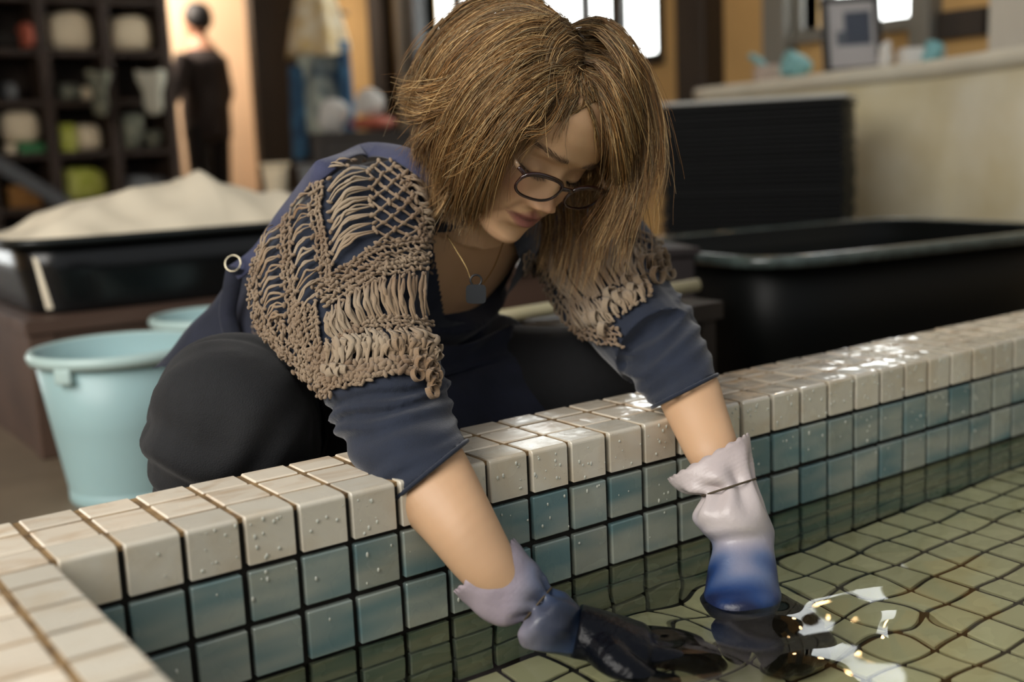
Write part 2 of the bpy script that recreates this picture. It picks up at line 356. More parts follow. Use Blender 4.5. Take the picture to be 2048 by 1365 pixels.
# tan grout bed on the top
obj('top_grout', box(-6*T, POOL_X1, 0.006, WT-0.004, Z_TOP-0.006, Z_TOP-0.0016), m_grout_top, far, False)
em = edge_tile_mesh(T-G, m_tile_edge, 'edge')
rowy = [0.869*T, 1.862*T, 2.656*T]
for i in range(-6, 40):
    cx = (i+0.5)*T
    if i >= -1:
        o = bpy.data.objects.new('edge_tile', em); COL.objects.link(o); o.parent = far
        o.location = (cx+random.uniform(-4e-4, 4e-4), random.uniform(-4e-4, 4e-4), Z_TOP+random.uniform(-3e-4, 3e-4))
        if i < 32:
            for r in (1, 2): tile(far, (cx, 0.004, -(r+0.5)*T), (T-G, 0.008, T-G), m_tile_face)
    else:
        tile(far, (cx, rowy[0]/2, Z_TOP-0.004), (T-G, rowy[0]-G, 0.008), m_tile_top)
    for k in (0, 1): tile(far, (cx, (rowy[k]+rowy[k+1])/2, Z_TOP-0.004), (T-G, rowy[k+1]-rowy[k]-G, 0.008), m_tile_top)
# submerged rows of the far wall, and the far end of the wall: alike tiles joined
sub = []
for i in range(-1, 52):
    cx = (i+0.5)*T
    for r in (3, 4, 5):
        sub.append(bevel_box(T-G, 0.008, T-G, 0.0012, 1, (cx, 0.004, -(r+0.5)*T)))
    if i >= 32:
        for r in (1, 2): sub.append(bevel_box(T-G, 0.008, T-G, 0.0012, 1, (cx, 0.004, -(r+0.5)*T)))
    if i >= 40:
        sub.append(bevel_box(T-G, ED-G/2, 0.008, 0.0012, 1, (cx, ED/2, Z_TOP-0.004))); sub.append(bevel_box(T-G, 0.008, EH-G/2, 0.0012, 1, (cx, 0.004, Z_TOP-EH/2)))
        for k in (0, 1): sub.append(bevel_box(T-G, rowy[k+1]-rowy[k]-G, 0.008, 0.0012, 1, (cx, (rowy[k]+rowy[k+1])/2, Z_TOP-0.004)))
o = obj('submerged_tiles', join(sub), m_tile_face, far, False); o['kind'] = 'stuff'
# near left wall of the pool
left = struct('wall_pool_left', box(-T-WT+0.003, -T-0.005, -0.95, 0.006, Z_BED-0.02, Z_TOP-0.004), m_grout)
left['label'] = 'near left pool wall with stained cream tiles, out of focus'
obj('top_grout', box(-T-WT+0.004, -T-0.006, -0.95, 0.006, Z_TOP-0.006, Z_TOP-0.0016), m_grout_top, left, False)
cuts = [0.0] + [(-k+0.196)*T for k in range(1, 20)]
for a, b in zip(cuts[:-1], cuts[1:]):
    o = bpy.data.objects.new('edge_tile', edge_tile_mesh(a-b-G, m_tile_edge, 'edge%.4f' % (a-b))); COL.objects.link(o); o.parent = left
    o.location = (-T, (a+b)/2, Z_TOP); o.rotation_euler = (0, 0, math.pi/2)
    for k in (0, 1): tile(left, (-T-(rowy[k]+rowy[k+1])/2, (a+b)/2, Z_TOP-0.004), (rowy[k+1]-rowy[k]-G, a-b-G, 0.008), m_tile_top)
lf = []
for r in range(1, 6):
    for a, b in zip(cuts[:-1], cuts[1:]): lf.append(bevel_box(0.008, a-b-G, T-G, 0.0012, 1, (-T-0.004, (a+b)/2, -(r+0.5)*T)))
o = obj('face_tiles', join(lf), m_tile_face, left, False); o['kind'] = 'stuff'
# beads of water on the glaze
dm = bpy.data.materials.new('water_bead'); dm.use_nodes = True; b_ = dm.node_tree.nodes['Principled BSDF']; b_.inputs['Base Color'].default_value = srgb(200, 202, 190); b_.inputs['Coat Weight'].default_value = 1; b_.inputs['Roughness'].default_value = .05
beads = []
for _ in range(520):
    x_ = rng.uniform(0.02, 1.5); z_ = Z_TOP-.004-abs(rng.normal(0, .045)); r_ = rng.uniform(.0006, .0016)
    if abs((x_/T) % 1-.5) > .42 or z_ < -2.9*T or min(abs(z_+T), abs(z_+2*T)) < .005: continue
    beads.append(ellipsoid((x_, -.0003, z_), (r_, r_*.6, r_*rng.uniform(1, 1.8)), None, 8, 6))
o = obj('water_beads', join(beads), dm, far); o['kind'] = 'stuff'
# pool bed
bed = struct('floor_pool', box(-T-0.01, POOL_X1, PY0, 0.01, Z_BED-0.03, Z_BED-0.006), m_grout)
bed['label'] = 'submerged pool bed of square yellowish tiles with dark joints'
cand = []
for i in range(-1, 51):
    for j in range(0, 50):
        c = ((i+0.5)*T, -(j+0.5)*T, Z_BED-0.004); p = proj(np.array(c))
        cand.append((p[2] if (0 < p[0] < 2100 and p[1] < 1900 and p[2] > 0.3) else 99+j, c))
cand.sort(key=lambda t: t[0])
for d, c in cand[:300]: tile(bed, c, (T-G, T-G, 0.008), m_tile_bed)
rest = [bevel_box(T-G, T-G, 0.008, 0, 1, c) for d, c in cand[300:]]
o = obj('bed_tiles', join(rest), m_tile_bed, bed, False); o['kind'] = 'stuff'
# the other two pool sides (outside the frame)
struct('wall_pool_near', box(-T-WT, POOL_X1, PY0-0.13, PY0, Z_BED-0.03, Z_TOP), m_tile_face)
struct('wall_pool_end', box(POOL_X1-0.01, POOL_X1+0.12, PY0, 0.005, Z_BED-0.03, Z_TOP), m_tile_face)

# water
def water_material():
    m = bpy.data.materials.new('clear_pool_water'); m.use_nodes = True; nt = m.node_tree; L = nt.links
    for n in list(nt.nodes): nt.nodes.remove(n)
    out = nt.nodes.new('ShaderNodeOutputMaterial'); rf = nt.nodes.new('ShaderNodeBsdfRefraction'); gl = nt.nodes.new('ShaderNodeBsdfGlossy')
    fr = nt.nodes.new('ShaderNodeFresnel'); mx = nt.nodes.new('ShaderNodeMixShader')
    rf.inputs['Color'].default_value = (0.97, 0.97, 0.83, 1); rf.inputs['IOR'].default_value = 1.33; rf.inputs['Roughness'].default_value = 0
    gl.inputs['Roughness'].default_value = 0.0; fr.inputs['IOR'].default_value = 1.33
    L.new(fr.outputs[0], mx.inputs[0]); L.new(rf.outputs[0], mx.inputs[1]); L.new(gl.outputs[0], mx.inputs[2]); L.new(mx.outputs[0], out.inputs['Surface'])
    return m
m_water = water_material()
def water_height(x, y):
    z = 0.00035*np.sin(38*x+17*y+1.0)+0.0003*np.sin(-22*x+41*y)+0.00022*np.sin(63*x+9*y+2)
    for (cx, cy, a) in ((0.42, -0.17, 0.0015), (0.55, -0.17, 0.0011), (0.60, -0.30, 0.0008)):
        r = np.hypot(x-cx, y-cy); z = z + a*np.sin(70*r-0.5)*np.exp(-(r/0.16)**2)
    return z
xs = np.concatenate([np.linspace(-T, 1.0, 190), np.linspace(1.02, POOL_X1-0.005, 60)]); ysw = np.concatenate([np.linspace(0.004, -0.75, 150), np.linspace(-0.78, PY0, 40)])
X, Y = np.meshgrid(xs, ysw, indexing='ij'); Z = Z_WATER+water_height(X, Y)
V = np.stack([X, Y, Z], -1).reshape(-1, 3); ny = len(ysw)
Fw = [(i*ny+j, i*ny+j+1, (i+1)*ny+j+1, (i+1)*ny+j) for i in range(len(xs)-1) for j in range(ny-1)]
w = obj('water', (V, Fw), m_water)
me = w.data
if me.polygons[0].normal.z < 0: me.flip_normals()
tag(w, 'clear greenish water filling the tiled pool', 'water', kind='stuff')
# ================================================================ the woman
def fast_mesh(V, Q, name='mesh'):
    V = np.asarray(V, np.float32); Q = np.asarray(Q, np.int32); me = bpy.data.meshes.new(name)
    me.vertices.add(len(V)); me.vertices.foreach_set('co', V.reshape(-1)); k = Q.shape[1]
    me.loops.add(Q.size); me.loops.foreach_set('vertex_index', Q.reshape(-1))
    me.polygons.add(len(Q)); me.polygons.foreach_set('loop_start', np.arange(0, Q.size, k, dtype=np.int32))
    me.polygons.foreach_set('use_smooth', np.ones(len(Q), bool)); me.update(calc_edges=True); me.validate(); return me
def strands_mesh(paths, radii, n=3, name='strands'):
    # paths (S, K, 3), radii (S, K) -> one mesh of thin n-sided strands
    P = np.asarray(paths); S, K, _ = P.shape; t = np.gradient(P, axis=1); t /= np.linalg.norm(t, axis=2, keepdims=True)+1e-12
    ref = np.tile(np.array([0.31, 0.22, 0.92]), (S, K, 1)); N = np.cross(t, ref); N /= np.linalg.norm(N, axis=2, keepdims=True)+1e-9; B = np.cross(t, N)
    a = np.linspace(0, 2*np.pi, n, endpoint=False)
    V = P[:, :, None]+radii[:, :, None, None]*(np.cos(a)[None, None, :, None]*N[:, :, None]+np.sin(a)[None, None, :, None]*B[:, :, None])
    base = (np.arange(S)*K*n)[:, None, None]+(np.arange(K-1)*n)[None, :, None]; j = np.arange(n)[None, None]; k = (np.arange(n)+1) % n; k = k[None, None]
    Q = np.stack([base+j, base+k, base+n+k, base+n+j], -1).reshape(-1, 4)
    return fast_mesh(V.reshape(-1, 3), Q, name)
def ring_px(Lp, Rp, y, squash=0.85, n=32, mod=None, tilt=0.0, axis=None):
    a = at_y(Lp[0], Lp[1], y); m = at_y((Lp[0]+Rp[0])/2, (Lp[1]+Rp[1])/2, y)
    dep = float(proj(m)[2]); a = at_d(Lp[0], Lp[1], dep); b = at_d(Rp[0], Rp[1], dep)
    c = (a+b)/2; e1 = (b-a)/2; r = np.linalg.norm(e1); d = (c-CAM_POS); d /= np.linalg.norm(d); d = d-e1*np.dot(d, e1)/r**2; d /= np.linalg.norm(d)
    e2 = d*r*squash; th = np.linspace(0, 2*np.pi, n, endpoint=False)
    if axis is not None: e2 = e2+np.asarray(axis)*tilt
    s = np.ones(n) if mod is None else mod(th)
    return c+s[:, None]*(np.cos(th)[:, None]*e1+np.sin(th)[:, None]*e2)
def rings_px(spec, squash=0.85, n=32, sub=4, mod=None):
    # spec rows (Lu,Lv,Ru,Rv,y[,squash]); smooth interpolation between rows
    A = np.array([list(r)+[squash]*(6-len(r)) for r in spec], float); A = smooth_path(A, (len(A)-1)*sub+1)
    return [ring_px((r[0], r[1]), (r[2], r[3]), r[4], r[5], n, (lambda th, k=k: mod(th, k/(len(A)-1))) if mod else None) for k, r in enumerate(A)]
def ell_ring(c, ax, lat, a, b, n=32):
    ax = np.asarray(ax, float)/np.linalg.norm(ax); lat = np.asarray(lat, float); lat = lat-ax*np.dot(lat, ax); lat /= np.linalg.norm(lat); nn = np.cross(ax, lat)
    th = np.linspace(0, 2*np.pi, n, endpoint=False)
    return np.asarray(c)+a*np.cos(th)[:, None]*lat+b*np.sin(th)[:, None]*nn

HP = np.array([0.515, 0.133, 0.320])
HM = np.array([[-0.969, -0.060, 0.241], [-0.123, -0.729, -0.673], [0.216, -0.682, 0.699]])
HM, _ = np.linalg.qr(HM); HM *= np.sign(np.sum(HM*np.array([[-0.969, -0.060, 0.241], [-0.123, -0.729, -0.673], [0.216, -0.682, 0.699]]), axis=0))
def W(p): return HP+(np.asarray(p, float)/1000) @ HM.T          # head millimetres -> world
def toL(X): return ((np.asarray(X)-HP) @ HM)*1000
# ---- face relief, in head millimetres (x to her right, y forward, z up)
def gs(x, s): return np.exp(-(x/s)**2)
def face_y(x, z):
    w = np.interp(z, [-118, -112, -104, -92, -78, -60, -30, 0, 25, 50, 75, 92], [10, 24, 34, 44, 52, 59, 66, 69, 69, 66, 58, 48])
    y0 = np.interp(z, [-118, -112, -106, -98, -88, -78, -66, -50, -30, -10, 6, 20, 40, 60, 78, 92], [60, 74, 82, 85, 81, 82, 85, 85, 82, 82, 85, 90, 90, 85, 74, 58])
    q = np.clip(np.abs(x)/w, 0, 0.999); y = 12+(y0-12)*np.sqrt(1-q**2.5)
    nz = np.interp(z, [-54, -49, -45, -40, -35, -25, -12, 2, 10], [0, 3, 12, 17, 17.5, 13, 8.5, 3, 0]); nw = np.interp(z, [-50, -38, -20, 5], [13, 12.5, 9.5, 8])
    y = y+nz*gs(x, nw)+4.0*gs(x, 13)*gs(z+39, 9)
    for s in (-1, 1):
        y = y+9.5*gs(x-s*13, 6.5)*gs(z+41, 7)                      # nostril wings
        y = y-3.0*gs(x-s*6.5, 3.2)*gs(z+47.5, 2.6)
        y = y-9.0*gs(x-s*27, 17)*gs(z+1, 9.5)                      # eye socket
        y = y+8.5*gs(x-s*30, 13.5)*gs(z+5, 8.0)                      # lid over the eye
        y = y-2.4*gs(x-s*31, 15)*gs(z-4.0-0.10*np.abs(x-s*31)*-1, 1.8)   # lid crease
        y = y-1.8*gs(x-s*30, 14)*gs(z+12.5+0.012*(x-s*30)**2*-1, 1.8)    # lash line
        y = y+3.5*gs(x-s*26, 20)*gs(z-16, 6)                       # brow
        y = y+6.0*gs(x-s*40, 19)*gs(z+30, 17)                      # cheek
        u = (z+42)/-30.0; xc = s*(18+14*np.clip(u, 0, 1.2))
        y = y-1.5*gs(x-xc, 3.6)*gs(u-0.5, 0.55)+2.0*gs(x-xc-s*7, 6)*gs(u-0.5, 0.6)
        y = y+2.5*gs(x-s*28, 9)*gs(z+84, 10)
    y = y+8.0*gs(x, 19)*gs(z+60, 5.2)*(1-0.15*gs(x, 2.5))+10.0*gs(x, 17)*gs(z+73.5, 6.2)   # lips
    y = y-5.0*gs(x, 24)*gs(z+66.2-0.004*x*x, 1.7)
    y = y-1.5*gs(x, 3)*gs(z+53, 5)-2.2*gs(x, 14)*gs(z+83, 4)+5*gs(x, 14)*gs(z+101, 11)
    return y
zs = np.linspace(-117, 90, 230); qs = np.linspace(-1, 1, 150); qs = np.sign(qs)*np.abs(qs)**0.9
wz = np.interp(zs, [-118, -112, -104, -92, -78, -60, -30, 0, 25, 50, 75, 92], [10, 24, 34, 44, 52, 59, 66, 69, 69, 66, 58, 48])
Xf = qs[None, :]*wz[:, None]*0.995; Zf = np.repeat(zs[:, None], len(qs), 1); Yf = face_y(Xf, Zf)
front = np.stack([Xf, Yf, Zf], -1); back = np.stack([Xf*0.9, np.full_like(Xf, 2.0), Zf], -1)
back[..., 1] = np.interp(Zf, [-117, -95, -60], [40, 20, 0])
nzf, nxf = Xf.shape; Vf = np.concatenate([front.reshape(-1, 3), back.reshape(-1, 3)]); off = nzf*nxf; Ff = []
for i in range(nzf-1):
    for j in range(nxf-1):
        a = i*nxf+j; Ff.append((a, a+nxf, a+nxf+1, a+1)); Ff.append((off+a, off+a+1, off+a+nxf+1, off+a+nxf))
for i in range(nzf-1):
    for j in (0, nxf-1):
        a = i*nxf+j; q = (a, off+a, off+a+nxf, a+nxf); Ff.append(q if j == 0 else q[::-1])
for j in range(nxf-1):
    for i in (0, nzf-1):
        a = i*nxf+j; q = (a, a+1, off+a+1, off+a); Ff.append(q if i == 0 else q[::-1])
head_parts = [(W(Vf), Ff)]
sk = ellipsoid((0, -10, 10), (72, 88, 90), nu=40, nv=26); head_parts.append((W(sk[0]), sk[1]))
jaw = ellipsoid((0, 30, -62), (54, 46, 40), nu=32, nv=20); head_parts.append((W(jaw[0]), jaw[1]))
for s in (-1, 1):
    e = ellipsoid((s*73, -2, -8), (8, 17, 30), nu=20, nv=14); head_parts.append((W(e[0]), e[1]))
neck_path = [W((0, -12, -20)), W((0, -22, -75)), np.array([0.517, 0.238, 0.262]), np.array([0.515, 0.275, 0.225])]
neck = tube(smooth_path(neck_path, 12), interp(np.linspace(0, 1, 12), [0, .5, .8, 1], [.055, .054, .058, .075]), 24)
# ---- trunk
SPINE = [((.415, .63, -.20), .10, .09), ((.42, .61, -.13), .150, .12), ((.425, .58, -.05), .158, .12), ((.44, .52, .035), .135, .105), ((.465, .44, .11), .138, .105),
         ((.49, .355, .17), .148, .105), ((.51, .29, .215), .140, .080), ((.515, .25, .245), .075, .058)]
def trunk(extra, i0=0, i1=None, extra_b=None):
    S = SPINE[i0:i1]; c = smooth_path([s[0] for s in S], (len(S)-1)*4+1); ab = smooth_path([(s[1]+extra, s[2]+(extra if extra_b is None else extra_b), 0) for s in S], (len(S)-1)*4+1)
    t = np.gradient(c, axis=0); return loft([ell_ring(c[k], t[k], (1, 0.0, -0.10), ab[k][0], ab[k][1], 40) for k in range(len(c))])
R_HIP, R_KNEE, R_ANK = (.335, .57, -.08), (.192, .248, .015), (.215, .34, -.275)
L_HIP, L_KNEE, L_ANK = (.505, .57, -.08), (.658, .236, -.012), (.655, .34, -.275)
def leg(h, k, a, rh, rm, rk, ra, ex=0.0):
    h, k, a = map(np.array, (h, k, a)); th = smooth_path([h, (h+k)/2+[0, 0, .012], k], 12); sh = smooth_path([k, (k+a)/2+[0, -.012, 0], a], 12)
    return [tube(th, interp(np.linspace(0, 1, 12), [0, .5, 1], [rh+ex, rm+ex, rk+ex]), 28), tube(sh, interp(np.linspace(0, 1, 12), [0, .35, 1], [rk+ex*.8, .052+ex, ra+ex]), 28), ellipsoid(k, (rk+ex,)*3)]
def foot(a, ex=0.0):
    x, y, z = a; return [tube(smooth_path([(x, y+.02, z), (x, y-.02, FLOOR_Z+.035+ex), (x, y-.12, FLOOR_Z+.028+ex), (x, y-.165, FLOOR_Z+.024+ex)], 12), interp(np.linspace(0, 1, 12), [0, .4, .8, 1], [.036+ex, .034+ex, .034+ex, .02+ex]), 20)]
SR = np.array([.372, .272, .222]); SLh = np.array([.690, .300, .165])
# ---- arms as silhouettes (pixel pairs across the limb, with the depth plane y)
R_FORE = [(728, 854, 858, 809, .105), (754, 921, 893, 859, .06), (783, 1006, 926, 900, .02), (858, 1090, 972, 990, -.025), (926, 1168, 1022, 1092, -.056), (985, 1212, 1052, 1150, -.072), (1040, 1232, 1078, 1190, -.084)]
L_FORE = [(1275, 724, 1360, 674, .075), (1308, 780, 1400, 722, .03), (1322, 815, 1432, 752, 0), (1350, 872, 1452, 812, -.03), (1375, 920, 1470, 868, -.055), (1402, 955, 1484, 915, -.07), (1430, 985, 1482, 968, -.086)]
r_fore = loft(rings_px(R_FORE, 0.92)); l_fore = loft(rings_px(L_FORE, 0.92))
def mid(sp): return at_y((sp[0]+sp[2])/2, (sp[1]+sp[3])/2, sp[4])
r_up = tube(smooth_path([SR, (SR+mid(R_FORE[0]))/2, mid(R_FORE[0])], 10), interp(np.linspace(0, 1, 10), [0, 1], [.042, .040]), 24)
l_up = tube(smooth_path([SLh, (SLh+mid(L_FORE[0]))/2, mid(L_FORE[0])], 10), interp(np.linspace(0, 1, 10), [0, 1], [.036, .034]), 24)
# ---- hands: palm and five fingers, right hand lies along the water, left hand reaches down
def hand(wrist, knuckle, normal, scale=1.0, ex=0.0, curl=0.5, side=1):
    w_, k_ = np.array(wrist), np.array(knuckle); d = k_-w_; Lh = np.linalg.norm(d); d /= Lh; nrm = np.array(normal, float); nrm -= d*np.dot(nrm, d); nrm /= np.linalg.norm(nrm); s_ = np.cross(d, nrm)*side
    parts = [loft([ell_ring(w_+d*Lh*f, d, s_, a*scale+ex, b*scale+ex, 24) for f, a, b in ((0, .026, .021), (.3, .032, .02), (.7, .039, .018), (1.0, .040, .016), (1.08, .034, .012))])]
    for i, (o, L_) in enumerate(((-.0265, .058), (-.009, .072), (.009, .076), (.0265, .068))):
        p = k_+s_*o*scale; path = [p-d*.02]; ang = 0; q = p; path.append(q)
        for fr in (.45, .3, .25):
            dirv = d*math.cos(ang)-nrm*math.sin(ang); q = q+dirv*L_*fr*scale; path.append(q); ang += curl
        parts.append(tube(smooth_path(path, 14), interp(np.linspace(0, 1, 14), [0, .9, 1], [.0095*scale+ex, .0080*scale+ex, .004*scale+ex]), 12))
    p = w_+d*Lh*.35+s_*.030*scale
    parts.append(tube(smooth_path([p-s_*.012, p+s_*.016*scale+d*.018*scale-nrm*.008, p+s_*.022*scale+d*.045*scale-nrm*.016, p+s_*.016*scale+d*.066*scale-nrm*.02], 12), interp(np.linspace(0, 1, 12), [0, .5, 1], [.014*scale+ex, .0105*scale+ex, .006*scale+ex]), 12))
    return parts
L_GL = [(1340, 962, 1497, 872, -.052, .75), (1368, 985, 1500, 915, -.07, .78), (1412, 990, 1503, 961, -.088, .8), (1392, 1032, 1526, 1010, -.096, .85), (1404, 1062, 1541, 1048, -.104, .85), (1426, 1088, 1545, 1078, -.11, .85),
        (1420, 1135, 1546, 1118, -.12, .85), (1410, 1190, 1556, 1172, -.135, .85), (1407, 1215, 1562, 1205, -.145, .85), (1425, 1260, 1552, 1250, -.155, .8)]
R_GL = [(914, 1188, 1030, 1086, -.048, .8), (952, 1224, 1062, 1122, -.062, .8), (1000, 1252, 1086, 1152, -.077, .8), (1050, 1240, 1098, 1182, -.088, .9), (1036, 1275, 1134, 1196, -.096, .85), (1062, 1302, 1160, 1218, -.105, .85), (1110, 1325, 1176, 1240, -.115, .85), (1150, 1345, 1212, 1258, -.125, .8)]
RW, RK = at_z(1150, 1268, -.142), at_z(1285, 1300, -.158)
LW, LK = at_y(1484, 1190, -.14), np.array([.560, -.185, -.225])
GLV_L, GLV_R = L_GL, R_GL
body_parts = head_parts+[neck, trunk(-.012), r_fore, l_fore, r_up, l_up] + leg(R_HIP, R_KNEE, R_ANK, .085, .07, .055, .04) + leg(L_HIP, L_KNEE, L_ANK, .085, .07, .055, .04) + foot(R_ANK) + foot(L_ANK)
body_parts += hand(RW, RK, (0, 0.2, 1), .86, -.004, .35) + hand(LW, LK, (-.2, -1, .3), .86, -.004, .75, 1)
for sp_, wr_, nn_ in ((R_GL, RW, 6), (L_GL, LW, 9)):
    cs = [mid(r) for r in sp_[:nn_]]; rad = [min(.028, .62*np.linalg.norm(at_y(r[0], r[1], r[4])-at_y(r[2], r[3], r[4]))/2*.85) for r in sp_[:nn_]]
    cs.append(wr_); rad.append(.018); cs = smooth_path(cs, 40); rad = np.interp(np.linspace(0, 1, 40), np.linspace(0, 1, len(rad)), rad); body_parts.append(tube(cs, np.minimum(rad, .0155), 20))
body_me = remesh(body_parts, 0.0024, 2)
V = get_co(body_me); Lc = toL(V); x, y, z = Lc.T
skin = np.tile(np.array(srgb(205, 165, 128)[:3]), (len(V), 1))
nzv = Noise3(3, 20, 60)(V)[:, None]; skin *= 1+0.03*nzv
infront = (y > 55)
def paint(mask, rgb, amt):
    global skin
    m = (mask*infront*amt)[:, None]; skin = skin*(1-m)+np.array(srgb(*rgb)[:3])*m
paint(gs(x-42, 18)*gs(z+32, 18)+gs(x+42, 18)*gs(z+32, 18), (205, 145, 118), .5)
paint(gs(x, 12)*gs(z+38, 10), (205, 146, 118), .45)
lipm = np.clip(1.25-((x/27)**2+((z+66.7-1.5*gs(x, 5)*np.sign(z+66))/(12.2*np.clip(1-(np.abs(x)/29)**1.6, .05, 1)))**2), 0, 1)**.45
paint(np.clip(lipm, 0, 1), (140, 78, 76), .9)
paint(gs(x, 22)*gs(z+66.4-.004*x*x, 1.2), (82, 40, 40), .85)
for s in (-1, 1):
    paint(gs(x-s*30, 16)*gs(z+1, 8), (150, 112, 88), .35)
    paint(gs(x-s*31, 14)*gs(z+12.6-.012*(x-s*30)**2*1, 1.6), (42, 30, 26), .85)
    bz = 17+.10*(np.abs(x)-15)-.0035*np.clip(np.abs(x)-34, 0, 99)**2
    paint(np.where((x*s > 9) & (x*s < 54), 1, 0)*gs(z-bz, 3.6)*np.clip((x*s-9)/8, 0, 1)*np.clip((56-x*s)/14, 0, 1), (104, 82, 64), .55)
    paint(gs(x-s*(18+14*np.clip((z+42)/-30, 0, 1.2)), 2.4)*gs((z+60)/20, 1), (165, 118, 92), .35)
vcol(body_me, 'skin_color', skin)
m_skin = attr_color(mat('skin', srgb(205, 165, 128), 0.48, bump=0.08, bscale=900, sss=0.12), 'skin_color')
person = thing('person', 'woman in navy apron and brown openwork cardigan leaning over the pool', 'person', (.42, .55, FLOOR_Z))
def pchild(name, me, m, parent=None, smooth=True):
    o = link(name, me, m, None, smooth); p = parent or person; o.parent = p
    o.matrix_parent_inverse = person.matrix_world.inverted() if p is person else Matrix()
    return o
person.matrix_world = Matrix.Translation((.42, .55, FLOOR_Z))
body = pchild('body', body_me, m_skin)
# ---- trousers
tr = leg(R_HIP, R_KNEE, R_ANK, .098, .096, .088, .05, .0) + leg(L_HIP, L_KNEE, L_ANK, .098, .090, .074, .05, 0) + [trunk(.006, 0, 4), ellipsoid((.205, .27, .0), (.098, .09, .09)), ellipsoid((.23, .33, .0), (.10, .10, .10)),
      ellipsoid((.22, .30, -.09), (.095, .10, .12))]
tr_me = remesh(tr, 0.0045, 14); V = get_co(tr_me); N = get_no(tr_me)
k = np.array([.192, .248, .015]); rel = V-k
wr = Noise3(5, 20, 22)(V)
fold = np.sin((rel @ np.array([60, 30, -95.]))+1.5*wr)*np.exp(-((rel-np.array([-.05, -.01, .0])) @ np.diag([1, 1, 1]) / .09)**2).prod(1)
fold2 = np.sin((V-np.array(L_KNEE)) @ np.array([-40, 30, 110.])+1.2*wr)*np.exp(-(np.linalg.norm(V-np.array([.70, .3, -.08]), axis=1)/.09)**2)
V = V+N*(0.007*fold+.004*fold2+0.0020*wr)[:, None]; set_co(tr_me, V)
m_trouser = mat('black_trouser_cloth', srgb(22, 23, 26), 0.85, noise=0.2, nscale=120, bump=0.3, bscale=700, sheen=0.1)
pchild('trousers', tr_me, m_trouser)
for a in (R_ANK, L_ANK):
    pchild('shoe', remesh(foot(a, .008), .004, 4), mat('dark_shoe', srgb(30, 28, 28), .6))
# ---- navy long-sleeved top under the cardigan
R_WING = [(640, 372, 842, 292, .285, .6), (545, 470, 855, 385, .27, .62), (503, 560, 858, 480, .25, .6), (520, 660, 856, 570, .20, .62), (590, 735, 858, 660, .155, .7), (648, 790, 880, 725, .12, .85)]
R_SLV = [(650, 790, 882, 735, .12), (664, 825, 892, 762, .11), (670, 856, 893, 790, .1), (690, 890, 905, 820, .08), (722, 950, 916, 855, .05), (752, 985, 926, 868, .035), (777, 1010, 934, 882, .02)]
L_WING = [(1085, 470, 1270, 420, .29, .6), (1085, 540, 1305, 470, .25, .6), (1120, 640, 1335, 530, .19, .65), (1190, 690, 1345, 575, .13, .8)]
L_SLV = [(1195, 670, 1348, 575, .13), (1222, 700, 1368, 600, .105), (1237, 730, 1390, 635, .08), (1262, 770, 1404, 668, .05), (1285, 795, 1420, 700, .03), (1305, 815, 1434, 750, 0)]
def bunch(phase, amp):
    def f(th, s): return 1+amp*np.sin(s*34+phase+1.2*np.sin(th*2+phase)+.8*np.sin(th*3+s*9))*np.clip(1.3-s*1.1, 0.0, 1)*np.clip(s*8, 0, 1)
    return f
def solid_sleeve(spec, mod): return loft(rings_px(spec, .92, 48, 10, mod))
top_parts = [trunk(.004, 2, 8), loft(rings_px(R_WING, .6, 40, 5)), loft(rings_px(L_WING, .6, 40, 5)), solid_sleeve(R_SLV, bunch(0, .075)), solid_sleeve(L_SLV, bunch(2, .085)),
             ellipsoid(SR, (.062, .06, .058)), ellipsoid(SLh, (.062, .06, .058)), tube(smooth_path([SLh, (SLh+mid(L_FORE[0]))/2, mid(L_FORE[0])], 10), .056, 24), tube(smooth_path([SR, (SR+mid(R_FORE[0]))/2, mid(R_FORE[0])], 10), .054, 24)]
top_me = remesh(top_parts, 0.003, 2)
def end_clip(me, p_in, p_out, Lp, Rp, yv):
    return None
V = get_co(top_me); N = get_no(top_me)
nz1 = Noise3(11, 24, 30)(V); V = V+N*(0.0012*nz1)[:, None]; set_co(top_me, V)
top_bvh = BVHTree.FromPolygons([tuple(v) for v in get_co(top_me)], [tuple(p.vertices) for p in top_me.polygons])
# open the neckline so that the throat and chest show
fc = face_centers(top_me); pp = proj(fc)
neckline = [(862, 470), (1010, 440), (1040, 520), (1010, 600), (960, 650), (890, 640)]
def in_poly(P, poly):
    ins = np.zeros(len(P), bool); n = len(poly)
    for i in range(n):
        (x1, y1), (x2, y2) = poly[i], poly[(i+1) % n]
        c = ((y1 > P[:, 1]) != (y2 > P[:, 1])) & (P[:, 0] < (x2-x1)*(P[:, 1]-y1)/((y2-y1) if y2 != y1 else 1e-9)+x1); ins ^= c
    return ins
cull(top_me, ~(in_poly(pp[:, :2], neckline) & (fc[:, 1] < .34) & (fc[:, 2] > .05)))
m_navy = mat('navy_jersey', srgb(27, 36, 54), 0.85, noise=0.25, nscale=40, bump=0.25, bscale=900, sheen=0.35)
pchild('long_sleeved_top', top_me, m_navy)
def hit(u, v, lift=0.004):
    d = ray(u, v); loc, nor, _, _ = top_bvh.ray_cast(Vector(CAM_POS), Vector(d).normalized())
    if loc is None: return None
    n_ = np.array(nor); dd = d/np.linalg.norm(d)
    if np.dot(n_, dd) > 0: n_ = -n_
    return np.array(loc)+n_*lift, n_
def on_top(pts, lift, n=None):
    P, Nn = [], []
    pts = smooth_path(pts, n) if n else pts
    for u, v in pts:
        h = hit(u, v, lift)
        if h is None: continue
        P.append(h[0]); Nn.append(h[1])
    return np.array(P), np.array(Nn)
